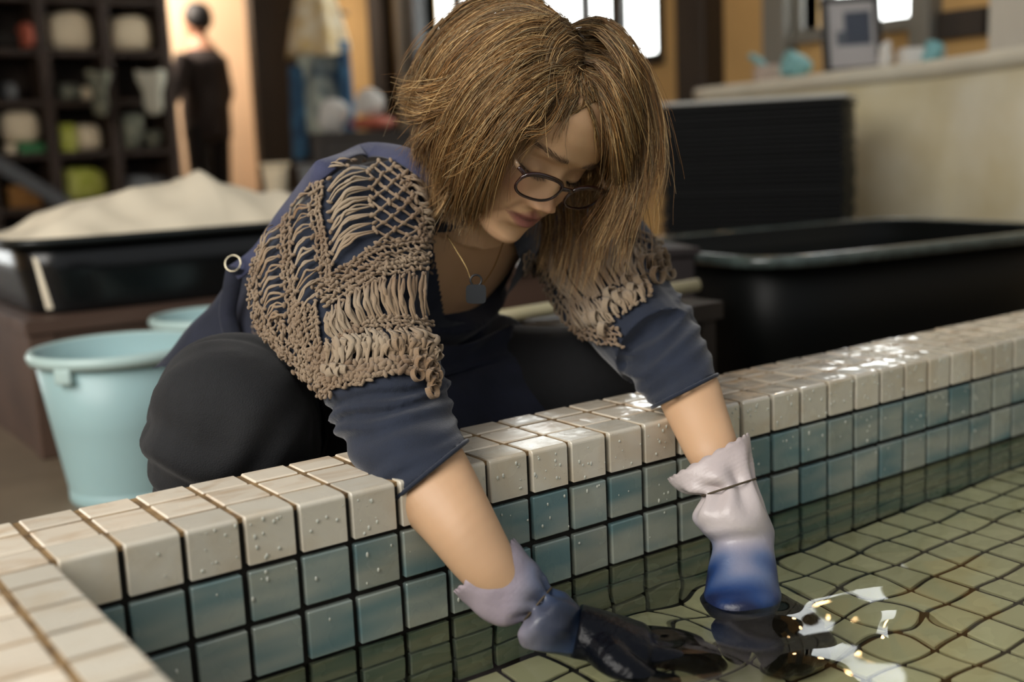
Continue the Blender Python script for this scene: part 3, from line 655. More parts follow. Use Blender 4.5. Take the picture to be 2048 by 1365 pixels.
# sleeve hems
for spec in (R_SLV, L_SLV):
    r_ = ring_px(spec[-1][:2], spec[-1][2:4], spec[-1][4], .92, 60); r_ = np.vstack([r_, r_[:2]])
    pchild('sleeve_hem', mesh_of(*tube(r_, .0022, 8, False)), m_navy)
# ---- apron: waist wrap, lap, bib, shoulder strap
m_apron = mat('navy_apron_cotton', srgb(24, 29, 44), 0.85, noise=0.25, nscale=30, bump=0.25, bscale=600, sheen=0.2, color2=srgb(32, 36, 54))
flap = loft([ring_px(a[:2], a[2:4], a[4], a[5], 36) for a in [(452, 560, 560, 520, .50, .5), (420, 610, 580, 590, .52, .6), (372, 660, 590, 650, .54, .6), (318, 720, 560, 700, .545, .55), (300, 738, 470, 735, .535, .35)]])
ap = [trunk(.014, 1, 6), flap]
for h, kn, f, r in ((R_HIP, R_KNEE, .40, .108), (L_HIP, L_KNEE, .72, .104)):
    h, kn = np.array(h), np.array(kn); e = h+(kn-h)*f
    ap.append(tube(smooth_path([h, (h+e)/2+[0, 0, .012], e+[0, 0, .004]], 10), [r]*9+[r*.97], 30))
ap_me = remesh(ap, 0.004, 8); V = get_co(ap_me); N = get_no(ap_me)
q = V-np.array([.28, .5, .05]); wv = Noise3(21, 20, 14)(V)
V = V+N*(.004*np.sin(q @ np.array([55, 20, -30.])+1.6*wv)*np.exp(-(np.linalg.norm(q, axis=1)/.17)**2)+.0018*Noise3(22, 20, 28)(V))[:, None]; set_co(ap_me, V)
apron = pchild('apron', ap_me, m_apron)
# bib and hanging front panel
rows = [(.40, .61, .31, .065), (.38, .60, .305, .05), (.36, .60, .295, .038), (.335, .60, .262, .02), (.345, .59, .215, -.05), (.35, .585, .195, -.16), (.36, .58, .19, -.29)]
rows = smooth_path(rows, 30); us = np.linspace(0, 1, 28)
Vp = np.array([[r[0]+(r[1]-r[0])*u, r[2]-.02*math.sin(math.pi*u)*(1 if k < 12 else .3)+.006*math.sin(9*u+k*.15), r[3]-.01*math.sin(math.pi*u)+(.006*math.sin(14*u) if k > 14 else 0)] for k, r in enumerate(rows) for u in us])
Fp = [(i*28+j, i*28+j+1, (i+1)*28+j+1, (i+1)*28+j) for i in range(29) for j in range(27)]
pm = mesh_of(Vp, Fp); o_ = pchild('apron_panel', pm, m_apron); o_.modifiers.new('s', 'SOLIDIFY').thickness = .003
# strap over the cardigan and the ring that joins it
def near_top(u, v, yref, lift):
    h = hit(u, v, lift)
    if h is not None: return h
    q = at_y(u, v, yref); loc, nor, _, _ = top_bvh.find_nearest(Vector(q)); n_ = q-np.array(loc); n_ /= np.linalg.norm(n_)+1e-9
    return np.array(loc)+n_*lift, n_
st_ = [near_top(u, v, yr, .015) for (u, v), yr in zip(smooth_path([(488, 518), (540, 462), (600, 404), (654, 358), (698, 330), (742, 316), (790, 320), (828, 342), (850, 376)], 40), np.linspace(.45, .25, 40))]
sp = smooth_path([a for a, b in st_][::3]+[st_[-1][0]], 40); sn = smooth_path([b for a, b in st_][::3]+[st_[-1][1]], 40)
head_strap = at_y(468, 545, .455)
sp = smooth_path(np.vstack([[head_strap, (head_strap+sp[0])/2], sp]), 50); sn = smooth_path(np.vstack([sn[:1], sn[:1], sn]), 50); sn /= np.linalg.norm(sn, axis=1)[:, None]
m_strap = mat('lit_navy_strap', srgb(60, 64, 92), 0.85, bump=0.25, bscale=700, sheen=0.3, noise=0.15, nscale=50)  # apron navy as it looks when lit: the light is put into the colour
for _ in range(14):
    sp[1:-1] = (sp[:-2]+sp[1:-1]*2+sp[2:])/4; sn[1:-1] = (sn[:-2]+sn[1:-1]*2+sn[2:])/4
sn = sn*1.0-1.3*CM[2]; sn /= np.linalg.norm(sn, axis=1)[:, None]
pchild('apron_strap', mesh_of(*ribbon(sp, .0125, sn, .0025)), m_strap)
rc = at_y(466, 527, .45); e1 = CM[0]; e2 = CM[1]; th = np.linspace(0, 2*np.pi, 30)
pchild('strap_ring', mesh_of(*tube(rc+np.cos(th)[:, None]*e1*.0095+np.sin(th)[:, None]*(e2*.010+CM[2]*.003), .0012, 8, False)), mat('brass_ring', srgb(200, 190, 165), .25, metal=1.0))
tp = [at_y(470, 535, .45), at_y(462, 580, .46), at_y(455, 630, .475), at_y(470, 690, .47)]; tp = smooth_path(tp, 16)
pchild('apron_tie', mesh_of(*ribbon(tp, .011, np.tile(-CM[2], (16, 1)), .003)), m_apron)

# ---- openwork cardigan: cords, knots and tapes laid over the top
m_yarn = mat('taupe_tape_yarn', srgb(158, 138, 114), 0.85, noise=0.4, nscale=22, bump=0.5, bscale=1500, color2=srgb(132, 108, 84), sheen=0.2)
m_yarn2 = mat('tape_yarn_ribbon', srgb(172, 154, 130), 0.85, noise=0.4, nscale=16, bump=0.5, bscale=1800, color2=srgb(140, 110, 78), sheen=0.2, stretch=(1, 1, 1))
cords, knots, tapes = [], [], []
def jit(a): return rng.uniform(-a, a, 2)
def cord(pts, r=.0016, lift=.004, n=8):
    P, Nn = on_top(pts, lift, n)
    if len(P) > 2 and np.max(np.linalg.norm(np.diff(P, axis=0), axis=1)) < .03: cords.append(tube(P, r, 5))
def knot(p, r=.0026, lift=.005):
    h = hit(p[0], p[1], lift)
    if h is None: return
    c, n_ = h; a = rng.normal(size=3); a -= n_*np.dot(a, n_); a /= np.linalg.norm(a); b = np.cross(n_, a); f = rng.uniform(.8, 1.3)
    knots.append(ellipsoid(c, (r*f*1.45, r*.8, r*.9), np.stack([a, b, n_], 1), 8, 6))
def tape(pts, hw=.0022, lift=.005, n=12, arch=.004, twist=0.0):
    P, Nn = on_top(pts, lift, n)
    if len(P) < 4 or np.max(np.linalg.norm(np.diff(P, axis=0), axis=1)) > .04: return
    s = np.linspace(0, 1, len(P)); P = P+Nn*(arch*np.sin(np.pi*s))[:, None]
    t_ = np.gradient(P, axis=0); t_ /= np.linalg.norm(t_, axis=1)[:, None]; S_ = np.cross(t_, Nn); a = twist*np.sin(np.pi*s*1.5)
    Nn = Nn*np.cos(a)[:, None]+S_*np.sin(a)[:, None]
    tapes.append(ribbon(P, hw*(.55+.6*np.sin(np.pi*s)), Nn, .0009))
def pl(poly, s): poly = np.asarray(poly, float); d = np.r_[0, np.cumsum(np.linalg.norm(np.diff(poly, axis=0), axis=1))]; return interp(s*d[-1], d, poly)
def ladder(A, B, n, parts=2, hw=.0021, bow=(0, -10), arch=.004, spread=5, lift=.005, jx=2):
    for i in range(n):
        s = (i+.5)/n
        for k in range(parts):
            a = pl(A, s)+jit(jx); b = pl(B, s)+jit(jx); m = (a+b)/2+np.array(bow)*rng.uniform(.7, 1.3)+np.array([0, (k-(parts-1)/2)*spread])+jit(2.5)
            q1 = a*.7+b*.3+jit(2.5)+np.array(bow)*.75+np.array([0, (k-(parts-1)/2)*spread*.8]); q3 = a*.3+b*.7+jit(2.5)+np.array(bow)*.75+np.array([0, (k-(parts-1)/2)*spread*.8])
            a = a+np.array([(k-(parts-1)/2)*1.2, 0]); tape([a, q1, m, q3, b], hw*rng.uniform(.75, 1.25), lift, 12, arch*rng.uniform(.6, 1.4), rng.uniform(-.5, .5))
        knot(pl(A, s), .0027); knot(pl(B, s), .0027)
def band(poly, width, rows, step=10, r=.0024):
    step *= .95; poly = np.asarray(poly, float); L_ = np.linalg.norm(np.diff(poly, axis=0), axis=1).sum(); n = max(3, int(L_/step)); prev = None
    for i in range(n+1):
        s = i/n; c = pl(poly, s); d = pl(poly, min(1, s+.02))-pl(poly, max(0, s-.02)); d /= np.linalg.norm(d)+1e-9; nn = np.array([-d[1], d[0]]); cur = []
        for k in range(rows):
            p = c+nn*((k+.5)/rows-.5)*width+d*(step*.45 if k % 2 else 0)+jit(2.2); cur.append(p); knot(p, r*rng.uniform(.75, 1.15), rng.uniform(.0035, .0065))
            if prev is not None:
                cord([prev[k], (prev[k]+p)/2+jit(3), p], .0015, .004, 5)
                if k: cord([prev[k-1], (prev[k-1]+p)/2+jit(2), p], .0013, .0035, 5)
        prev = cur
def net(TL, TR, BR, BL, nc, nr):
    TL, TR, BR, BL = map(np.array, (TL, TR, BR, BL)); g = {}
    for i in range(nr+1):
        for k in range(nc+1):
            if (i+k) % 2: continue
            s, t = k/nc, i/nr; g[i, k] = (TL*(1-s)+TR*s)*(1-t)+(BL*(1-s)+BR*s)*t+jit(1.5); knot(g[i, k], .0031)
    for (i, k), p in g.items():
        for dk in (-1, 1):
            if (i+1, k+dk) in g: q = g[i+1, k+dk]; cord([p, (p+q)/2+jit(1.5), q], .0014, .0045, 6); cord([p+jit(1.5), (p+q)/2+jit(2), q+jit(1.5)], .0011, .004, 6)
def curl(c, rpx, tilt, hw=.0034):
    h = hit(c[0], c[1], .004)
    if h is None: return
    p0, n_ = h; ax = (CM[0]*math.cos(tilt)-CM[1]*math.sin(tilt))*.75-CM[2]*rng.uniform(.3, .9); ax /= np.linalg.norm(ax); sc_ = float(proj(p0)[2])/FPX; R_ = rpx*sc_
    th_ = np.linspace(-.4, 5.2, 18); b = -CM[2]*.3+n_*.7+CM[1]*.3; b -= ax*np.dot(b, ax); b /= np.linalg.norm(b); up_ = np.cross(ax, b)
    rr = R_*(1-.25*th_/5.2); P = p0+b*R_*.4+np.cos(th_)[:, None]*b*rr[:, None]+np.sin(th_)[:, None]*up_*rr[:, None]+ax*(th_*.0006)[:, None]
    Nn = (np.cos(th_)[:, None]*b+np.sin(th_)[:, None]*up_); tapes.append(ribbon(P, hw, Nn, .001))
    tapes.append(ribbon(P+ax*hw*.9, hw*.55, Nn, .001))
K1 = [(642, 368), (636, 430), (645, 482), (650, 522), (656, 566)]; K2 = [(578, 420), (574, 490), (580, 545), (586, 600), (592, 650), (600, 690)]
K3 = [(522, 490), (506, 545), (510, 610), (528, 668), (566, 712), (618, 748)]
ladder([(663, 352), (663, 400), (664, 450), (664, 500), (668, 545)], [(728, 322), (740, 360), (742, 395), (745, 435), (752, 478)], 9, 3, .0014, (-6, -11), .004, 5.0)
net((730, 322), (805, 338), (858, 486), (752, 492), 5, 12); net((795, 340), (842, 372), (862, 480), (838, 484), 3, 9)
ladder([(800, 350), (825, 400), (838, 440), (845, 470)], [(848, 380), (860, 420), (862, 450), (862, 480)], 7, 2, .0018, (0, -4), .004, 4)
band(K1, 26, 3, 12); ladder([(592, 405), (588, 470), (592, 530), (598, 590), (606, 650)], [(630, 380), (624, 440), (632, 500), (638, 550), (646, 600)], 10, 2, .0014, (0, -6), .004, 6)
band(K2, 24, 3, 12); ladder([(532, 488), (524, 540), (530, 600), (548, 660)], [(566, 430), (562, 500), (568, 565), (578, 645)], 11, 2, .0014, (0, -6), .004, 6)
band(K3, 34, 4, 11); band([(540, 640), (570, 690), (610, 725), (640, 740)], 60, 5, 11); band([(610, 610), (616, 660), (630, 720), (650, 760)], 56, 5, 11)
band([(640, 600), (700, 560), (765, 515), (855, 498)], 58, 5, 12); band([(700, 585), (765, 545), (856, 528)], 34, 3, 12)
ladder([(655, 640), (700, 596), (760, 566), (850, 552)], [(668, 690), (720, 655), (775, 640), (852, 640)], 12, 4, .0019, (-8, 3), .005, 4, jx=7)
band([(676, 672), (730, 650), (790, 645), (852, 655)], 26, 3, 12)
ladder([(650, 690), (720, 668), (790, 662), (852, 672)], [(655, 735), (720, 728), (790, 722), (858, 722)], 12, 4, .0024, (10, 0), .007, 4, jx=8)
band([(640, 700), (648, 745), (655, 790)], 34, 4, 11); band([(650, 752), (715, 745), (790, 738), (862, 735)], 34, 4, 11, .0036)
band([(655, 770), (700, 766), (740, 760)], 26, 3, 11)
for i in range(16): curl((690+i*11.5+jit(4)[0], 700+jit(14)[1]), rng.uniform(10, 16), rng.uniform(-.6, .6))
for i in range(14): curl((845+jit(22)[0], 705+i*6+jit(5)[1]), rng.uniform(10, 16), rng.uniform(-.8, .8), .0026)
for i in range(5): curl((660+i*8, 745+jit(6)[1]), 11, rng.uniform(-.5, .5))
# over the shoulder behind the strap
ladder([(610, 372), (640, 335), (668, 318), (690, 305)], [(690, 345), (720, 320), (760, 318), (790, 330)], 7, 2, .0020, (0, -8), .004, 4)
ladder([(650, 330), (680, 300), (705, 285), (725, 278)], [(765, 292), (790, 284), (815, 284), (835, 290)], 9, 2, .0022, (0, -14), .006, 5)
band([(770, 288), (800, 284), (845, 296)], 20, 2, 12); band([(600, 395), (630, 365), (645, 350)], 20, 2, 11)
# left sleeve, in shade
band([(1240, 470), (1290, 492), (1335, 525)], 46, 4, 12); band([(1085, 500), (1100, 560), (1130, 620), (1180, 668)], 60, 5, 13)
band([(1150, 640), (1200, 668), (1240, 676)], 40, 4, 12); band([(1130, 470), (1180, 465), (1240, 462)], 30, 3, 12)
ladder([(1105, 490), (1170, 478), (1225, 482), (1280, 500)], [(1150, 610), (1190, 600), (1230, 575), (1290, 560)], 12, 4, .0020, (-10, 6), .006, 4, jx=6)
ladder([(1130, 600), (1180, 600), (1230, 590), (1290, 565)], [(1170, 660), (1210, 655), (1250, 630), (1305, 595)], 11, 4, .0021, (6, 4), .007, 3, jx=6)
for c_ in ((1300, 540), (1320, 520), (1328, 545), (1310, 565), (1285, 575), (1265, 590), (1245, 605), (1225, 620), (1205, 640), (1335, 560), (1290, 545), (1262, 570), (1228, 596), (1215, 660), (1190, 640), (1322, 532)):
    curl(c_, rng.uniform(14, 22), rng.uniform(-.8, .4), .0036)
band([(1050, 500), (1048, 560), (1052, 620), (1040, 670)], 18, 2, 13)
cardigan = pchild('cardigan', mesh_of(*join(cords)), m_yarn)
o_ = pchild('knots', mesh_of(*join(knots)), m_yarn, cardigan); o_['kind'] = 'stuff'; o_.matrix_parent_inverse = (person.matrix_world @ Matrix()).inverted() @ person.matrix_world
o_ = pchild('tape_loops', mesh_of(*join(tapes)), m_yarn2, cardigan); o_['kind'] = 'stuff'

# ---- rubber gloves
def glove_material():
    m = mat('dyed_latex', srgb(190, 172, 176), 0.34, bump=0.15, bscale=160)
    nt = m.node_tree; L = nt.links; b = nt.nodes['Principled BSDF']; b.inputs['Subsurface Weight'].default_value = 0.05; b.inputs['Subsurface Radius'].default_value = (.004, .003, .003)
    return attr_color(m, 'dye')
m_glove = glove_material()
def pleat(s0, amp, nf):
    return lambda th, s: 1+amp*np.exp(-((s-s0)/.11)**2)*np.sin(nf*th+.6)+.022*np.sin(3*th+s*14)+.014*np.sin(5*th-s*22)+.010*np.sin(2*th+s*40)+.006*np.sin(s*260)*np.exp(-((s-s0*.55)/.07)**2)
def scallop(ring_, ax, amp=.0030, n=13):
    th = np.linspace(0, 2*np.pi, len(ring_), endpoint=False); return ring_+np.asarray(ax)*(amp*np.abs(np.sin(n*th*.5)))[:, None]
def glove(spec, wrist, knuck, nrm, curl_, s_cord, hand_parts, name, dye):
    R_ = rings_px(spec, .85, 96, 14, pleat(s_cord, .17, 7)); ax = R_[0].mean(0)-R_[7].mean(0); ax /= np.linalg.norm(ax)
    R_[0] = scallop(R_[0]+ax*.001, ax, .0032, 20)
    if hand_parts:
        me = None
    tv, tf = loft(R_, False, True)
    # faint raised bands on the cuff
    me = mesh_of(tv, tf); o = pchild(name, me, m_glove); o.modifiers.new('solid', 'SOLIDIFY').thickness = .0012
    vcol(me, 'dye', dye(get_co(me))); return o, R_
def mixc(t, stops):
    xs_ = [s[0] for s in stops]; cs = np.array([srgb(*s[1])[:3] for s in stops]); return interp(t, xs_, cs)
def dye_left(V):
    z = V[:, 2]; n_ = Noise3(31, 24, 70)(V*np.array([1, 1, .35]))*.008+Noise3(32, 24, 26)(V)*.007
    return mixc((z+n_-Z_WATER), [(-.02, (8, 12, 26)), (.002, (14, 26, 62)), (.010, (28, 56, 104)), (.024, (88, 104, 138)), (.045, (156, 152, 164)), (.065, (196, 186, 184)), (.14, (194, 180, 178))])
def dye_right(V):
    p = proj(V)[:, 0]+Noise3(33, 24, 40)(V)*14; b = np.clip(Noise3(34, 20, 34)(V)-.2, 0, 1)[:, None]*np.clip((p-1000)/80, 0, 1)[:, None]*.6
    c = mixc(p, [(905, (170, 156, 162)), (1000, (156, 144, 154)), (1042, (118, 116, 128)), (1075, (72, 76, 92)), (1105, (36, 42, 58)), (1135, (11, 15, 25))])
    return c*(1-b)+np.array(srgb(60, 84, 120)[:3])*b
gl, RL = glove(L_GL, LW, LK, None, .7, 2/9, False, 'rubber_glove', dye_left)
gr, RR = glove(R_GL, RW, RK, None, .3, 3/7, False, 'rubber_glove', dye_right)
gl['label'] = 'pale glove dipped into the water, dyed blue below'; gr['label'] = 'mauve glove with dark wet hand'
m_cord = mat('thin_cord', srgb(74, 62, 44), .7)
for par, R_, k in ((gl, RL, 2/9), (gr, RR, 3/7)):
    row_ = L_GL[2] if par is gl else R_GL[3]; r_ = ring_px(row_[:2], row_[2:4], row_[4], .86, 60); c_ = r_.mean(0); r_ = c_+(r_-c_)*1.18; r_ = np.vstack([r_, r_[:2]])
    o = pchild('tie_cord', mesh_of(*tube(r_, .0011, 6, False)), m_cord, par)
m_glhand = mat('wet_indigo_latex', srgb(6, 8, 15), 0.28, bump=0.5, bscale=90, spec=.2)
for par, hp in ((gr, hand(RW, RK, (0, 0.2, 1), 1.06, .0045, .35)), (gl, hand(LW, LK, (-.2, -1, .3), 1.06, .0045, .75, 1))):
    o = pchild('glove_hand', remesh(hp, .0025, 4), m_glhand, par)
# ---- glasses
m_acet = mat('dark_tortoiseshell_acetate', srgb(44, 20, 18), 0.08, coat=0.6, noise=0.4, nscale=90)
m_lens = mat('spectacle_lens', (1, 1, 1, 1), 0.0, trans=1.0, ior=1.08)
m_temple = mat('translucent_temple', srgb(170, 140, 110), 0.2, noise=0.3, nscale=60)
glasses = None
def lens_outline(s, n=60, grow=0.0):
    e = superellipse(26.5+grow, 16.5+grow, n, 2.6); X_ = s*34+e[:, 0]*1.0; Z_ = -13+e[:, 1]-.0
    Y_ = 103-0.0026*(np.abs(X_)-10)**2*1.0+.10*(Z_+13); return np.stack([X_, Y_, Z_], 1)
rims = []
for s in (-1, 1):
    P = lens_outline(s); P = np.vstack([P, P[:2]]); zr = P[:, 2]; rims.append(tube(W(P), .0017+.0011*np.clip((zr+13)/18, 0, 1), 8, False))
rims.append(tube(W(smooth_path([(-9.5, 102.5, -8), (-5, 104.5, -5.5), (0, 105.3, -4.8), (5, 104.5, -5.5), (9.5, 102.5, -8)], 14)), .0024, 8))
for s in (-1, 1): rims.append(tube(W(smooth_path([(s*57, 97.5, -6), (s*62, 94.5, -3), (s*66, 90, -2)], 8)), .0024, 8))
glasses = pchild('glasses', mesh_of(*join(rims)), m_acet)
for s in (-1, 1):
    P = lens_outline(s, 40, -.3); c_ = P.mean(0); V = np.vstack([P, [c_]]); me = mesh_of(W(V), [(j, (j+1) % 40, 40) for j in range(40)])
    o = pchild('lens', me, m_lens, glasses, False); o.modifiers.new('s', 'SOLIDIFY').thickness = .0012
    tpth = W(smooth_path([(s*66, 90, -2), (s*71, 60, 1), (s*77, 20, 4), (s*79, 2, 2), (s*78, -18, -14)], 20)); nn_ = np.tile(HM[:, 0]*s, (20, 1))
    pchild('temple', mesh_of(*ribbon(tpth, .0024, nn_, .0022)), m_temple, glasses)
# ---- necklace and earring
m_gold = mat('gold', srgb(205, 175, 120), .25, metal=1.0); m_pend = mat('smoky_pendant', srgb(22, 27, 32), .35)
ch = [at_y(893, 470, .20), at_y(930, 530, .17), at_y(952, 575, .15), at_y(985, 540, .17), at_y(1012, 470, .21)]
neckl = pchild('necklace', mesh_of(*tube(smooth_path(ch, 40), .0008, 6)), m_gold)
pc = at_y(952, 585, .148); sq = superellipse(.011, .0105, 24, 5); Vp = [pc+CM[0]*a+CM[1]*(b-.002)+CM[2]*dz for dz in (-.0015, .0015) for a, b in sq]
pchild('pendant', mesh_of(Vp, rings_faces(2, 24)), m_pend, neckl, False)
pchild('pendant_loop', mesh_of(*tube(pc+CM[1]*.013+np.cos(th)[:, None]*CM[0]*.006+np.sin(th)[:, None]*CM[1]*.006, .0011, 8, False)), m_pend, neckl)
pchild('earring', mesh_of(*ellipsoid(W((84, 4, -42)), (.0022, .0022, .003), None, 12, 8)), m_gold)
# ---- hair
GV = HM.T @ np.array([0, 0, -1.0])            # gravity in head axes
NS = 5600; K = 14; STEP = 13.7
def scalp_roots(n):
    out = []
    while len(out) < n:
        d = rng.normal(size=3); d /= np.linalg.norm(d); p = np.array([0, -10, 10])+d*np.array([73, 89, 91])
        x, y, z = p
        if z < -48: continue
        if y > 12:
            hl = 90-46*(abs(x)/66)**2.0
            if z < hl: continue
        elif y > -2 and z < -12: continue
        out.append(p)
    return np.array(out)
def clear_face(q, lift=1.0):
    # push points that lie under the forehead or cheek relief out to just above it
    q = np.array(q); m = (q[..., 1] > 5) & (np.abs(q[..., 0]) < 66) & (q[..., 2] < 91) & (q[..., 2] > -116)
    yy = face_y(q[..., 0], q[..., 2])+lift; q[..., 1] = np.where(m & (yy > 20), np.maximum(q[..., 1], yy), q[..., 1]); return q
# denser along the parting
roots = clear_face(scalp_roots(NS), 0.0)
part = np.stack([-6+rng.normal(0, 3.0, 1300), rng.uniform(-40, 52, 1300), np.zeros(1300)], 1)
part[:, 2] = 10+91*np.sqrt(np.clip(1-((part[:, 1]+10)/89)**2-(part[:, 0]/73)**2, 0, 1))
roots = clear_face(np.vstack([roots, part]), 0.0); S = len(roots)
side = np.where(roots[:, 0] > -6, 1.0, -1.0)
crown = np.clip((roots[:, 2]+40)/140, 0, 1)
offs = (4+20*crown**1.5*rng.uniform(.4, 1.0, S))*(1-.6*np.clip((roots[:, 1]-5)/45, 0, 1))+np.abs(rng.normal(0, 2.0, S))
backness = np.clip((-roots[:, 1]-25)/55, 0, 1)
lock = np.floor(rng.uniform(0, 160, S)).astype(int)
# locks: strands that share a direction because their roots are neighbours
lc = roots[rng.choice(S, 170)]; lid = np.argmin(((roots[:, None]-lc[None])**2).sum(-1), axis=1); ph = rng.uniform(0, 6.28, 170)[lid]; lamp = rng.uniform(.5, 1.5, 170)[lid]
length = np.clip(1.0-.10*backness+rng.normal(0, .07, S), .6, 1.15)*(1-.20*np.clip(-roots[:, 2]/50, 0, 1))
P = np.zeros((S, K, 3)); p = roots.copy(); P[:, 0] = p; vel = np.zeros((S, 3))
for k in range(1, K):
    s = k/(K-1); ax = np.abs(p[:, 0]+6)
    latw = np.clip(1-ax/(66+offs*.75), 0, 1)*1.5*(1-backness*.55)
    lat = np.zeros((S, 3)); lat[:, 0] = side*latw
    backw = np.clip((roots[:, 1]-5)/60, 0, 1)*.35*(1-s) + backness*.55*np.clip(1-s*1.6, 0, 1)
    lat[:, 1] -= backw
    d = lat+GV*np.clip(.30+1.1*s, .3, 1.2)
    d[:, 0] += lamp*.10*np.sin(9*s+ph); d[:, 1] += lamp*.14*np.sin(8*s+ph*1.7+1); d[:, 2] += lamp*.08*np.sin(11*s+ph*.6)
    tip = np.clip((s-.62)/.38, 0, 1)
    d[:, 0] -= side*tip*np.where(side < 0, .55, .30)*(1-backness)
    d[:, 1] -= backness*tip*.55; d[:, 2] += backness*tip*.25
    d[:, 0] += backness*side*tip*.25
    d += rng.normal(0, .035, (S, 3)); d /= np.linalg.norm(d, axis=1)[:, None]
    vel = d*.62+vel*.38 if k > 1 else d
    p = p+vel*(STEP*length)[:, None]
    # keep outside the head, hugging it on the upper side
    sm = np.minimum(1, k/3.0); ra = np.stack([73+offs*sm, 89+offs*sm, 91+offs*sm*1.0], 1); q = (p-np.array([0, -10, 10]))/ra; r = np.linalg.norm(q, axis=1); nrm = q/ra; nrm /= np.linalg.norm(nrm, axis=1)[:, None]
    top_side = (nrm @ GV) < .15
    fix = (r < 1) | (top_side & (s < .75)); qf = q/r[:, None]; p = np.where(fix[:, None], qf*ra+np.array([0, -10, 10]), p)
    # keep the face clear
    lim = np.where(side > 0, np.interp(p[:, 2], [-110, -60, -10, 40, 70, 92], [62, 74, 74, 52, 32, 6]), np.interp(p[:, 2], [-110, -60, -10, 40, 70, 92], [86, 84, 72, 48, 32, 6]))
    inface = (p[:, 1] > 30) & (np.abs(p[:, 0]) < lim) & (p[:, 2] < 92); p[:, 0] = np.where(inface, side*lim, p[:, 0])
    ymax = np.where(side > 0, np.interp(p[:, 2], [-110, -60, 0, 30, 62, 80], [34, 40, 46, 50, 64, 90]), 200)
    p[:, 1] = np.minimum(p[:, 1], ymax)
    p = np.where((p[:, 2] > 40)[:, None], clear_face(p, 2.0), p)
    P[:, k] = p
# fly-aways
fl = rng.random(S) < .05
tt = np.linspace(0, 1, K)[None, :, None]; P[fl] += (rng.normal(0, 16, (fl.sum(), 1, 3)))*tt**2
PW = W(P.reshape(-1, 3)).reshape(S, K, 3)
# surface locks that follow the visible flow of the hair
def hair_surface(UV, lift):
    # points on the outer hair volume under the given pixels, slid back along the line of sight until clear of the face
    o = toL(CAM_POS); d = np.stack([(UV[:, 0]-1024)/FPX, -(UV[:, 1]-682.5)/FPX, np.ones(len(UV))], 1) @ CM @ HM; c = np.array([0, -10, 10]); ra = np.array([73., 89, 91])+lift[:, None]
    o_ = (o-c)/ra; d_ = d/ra; A = (d_*d_).sum(1); B = (o_*d_).sum(1); Cc = (o_*o_).sum(1)-1; D = B*B-A*Cc
    t = np.where(D > 0, (-B-np.sqrt(np.maximum(D, 0)))/A, -B/A); q = o+d*t[:, None]
    for _ in range(40):
        m = (q[:, 1] > 5) & (np.abs(q[:, 0]) < 66) & (q[:, 2] > -116) & (q[:, 2] < 91); m[m] = q[m, 1] < face_y(q[m, 0], q[m, 2])+1.5
        if not m.any(): break
        t[m] -= 2.0; q[m] = o+d[m]*t[m][:, None]
    return q
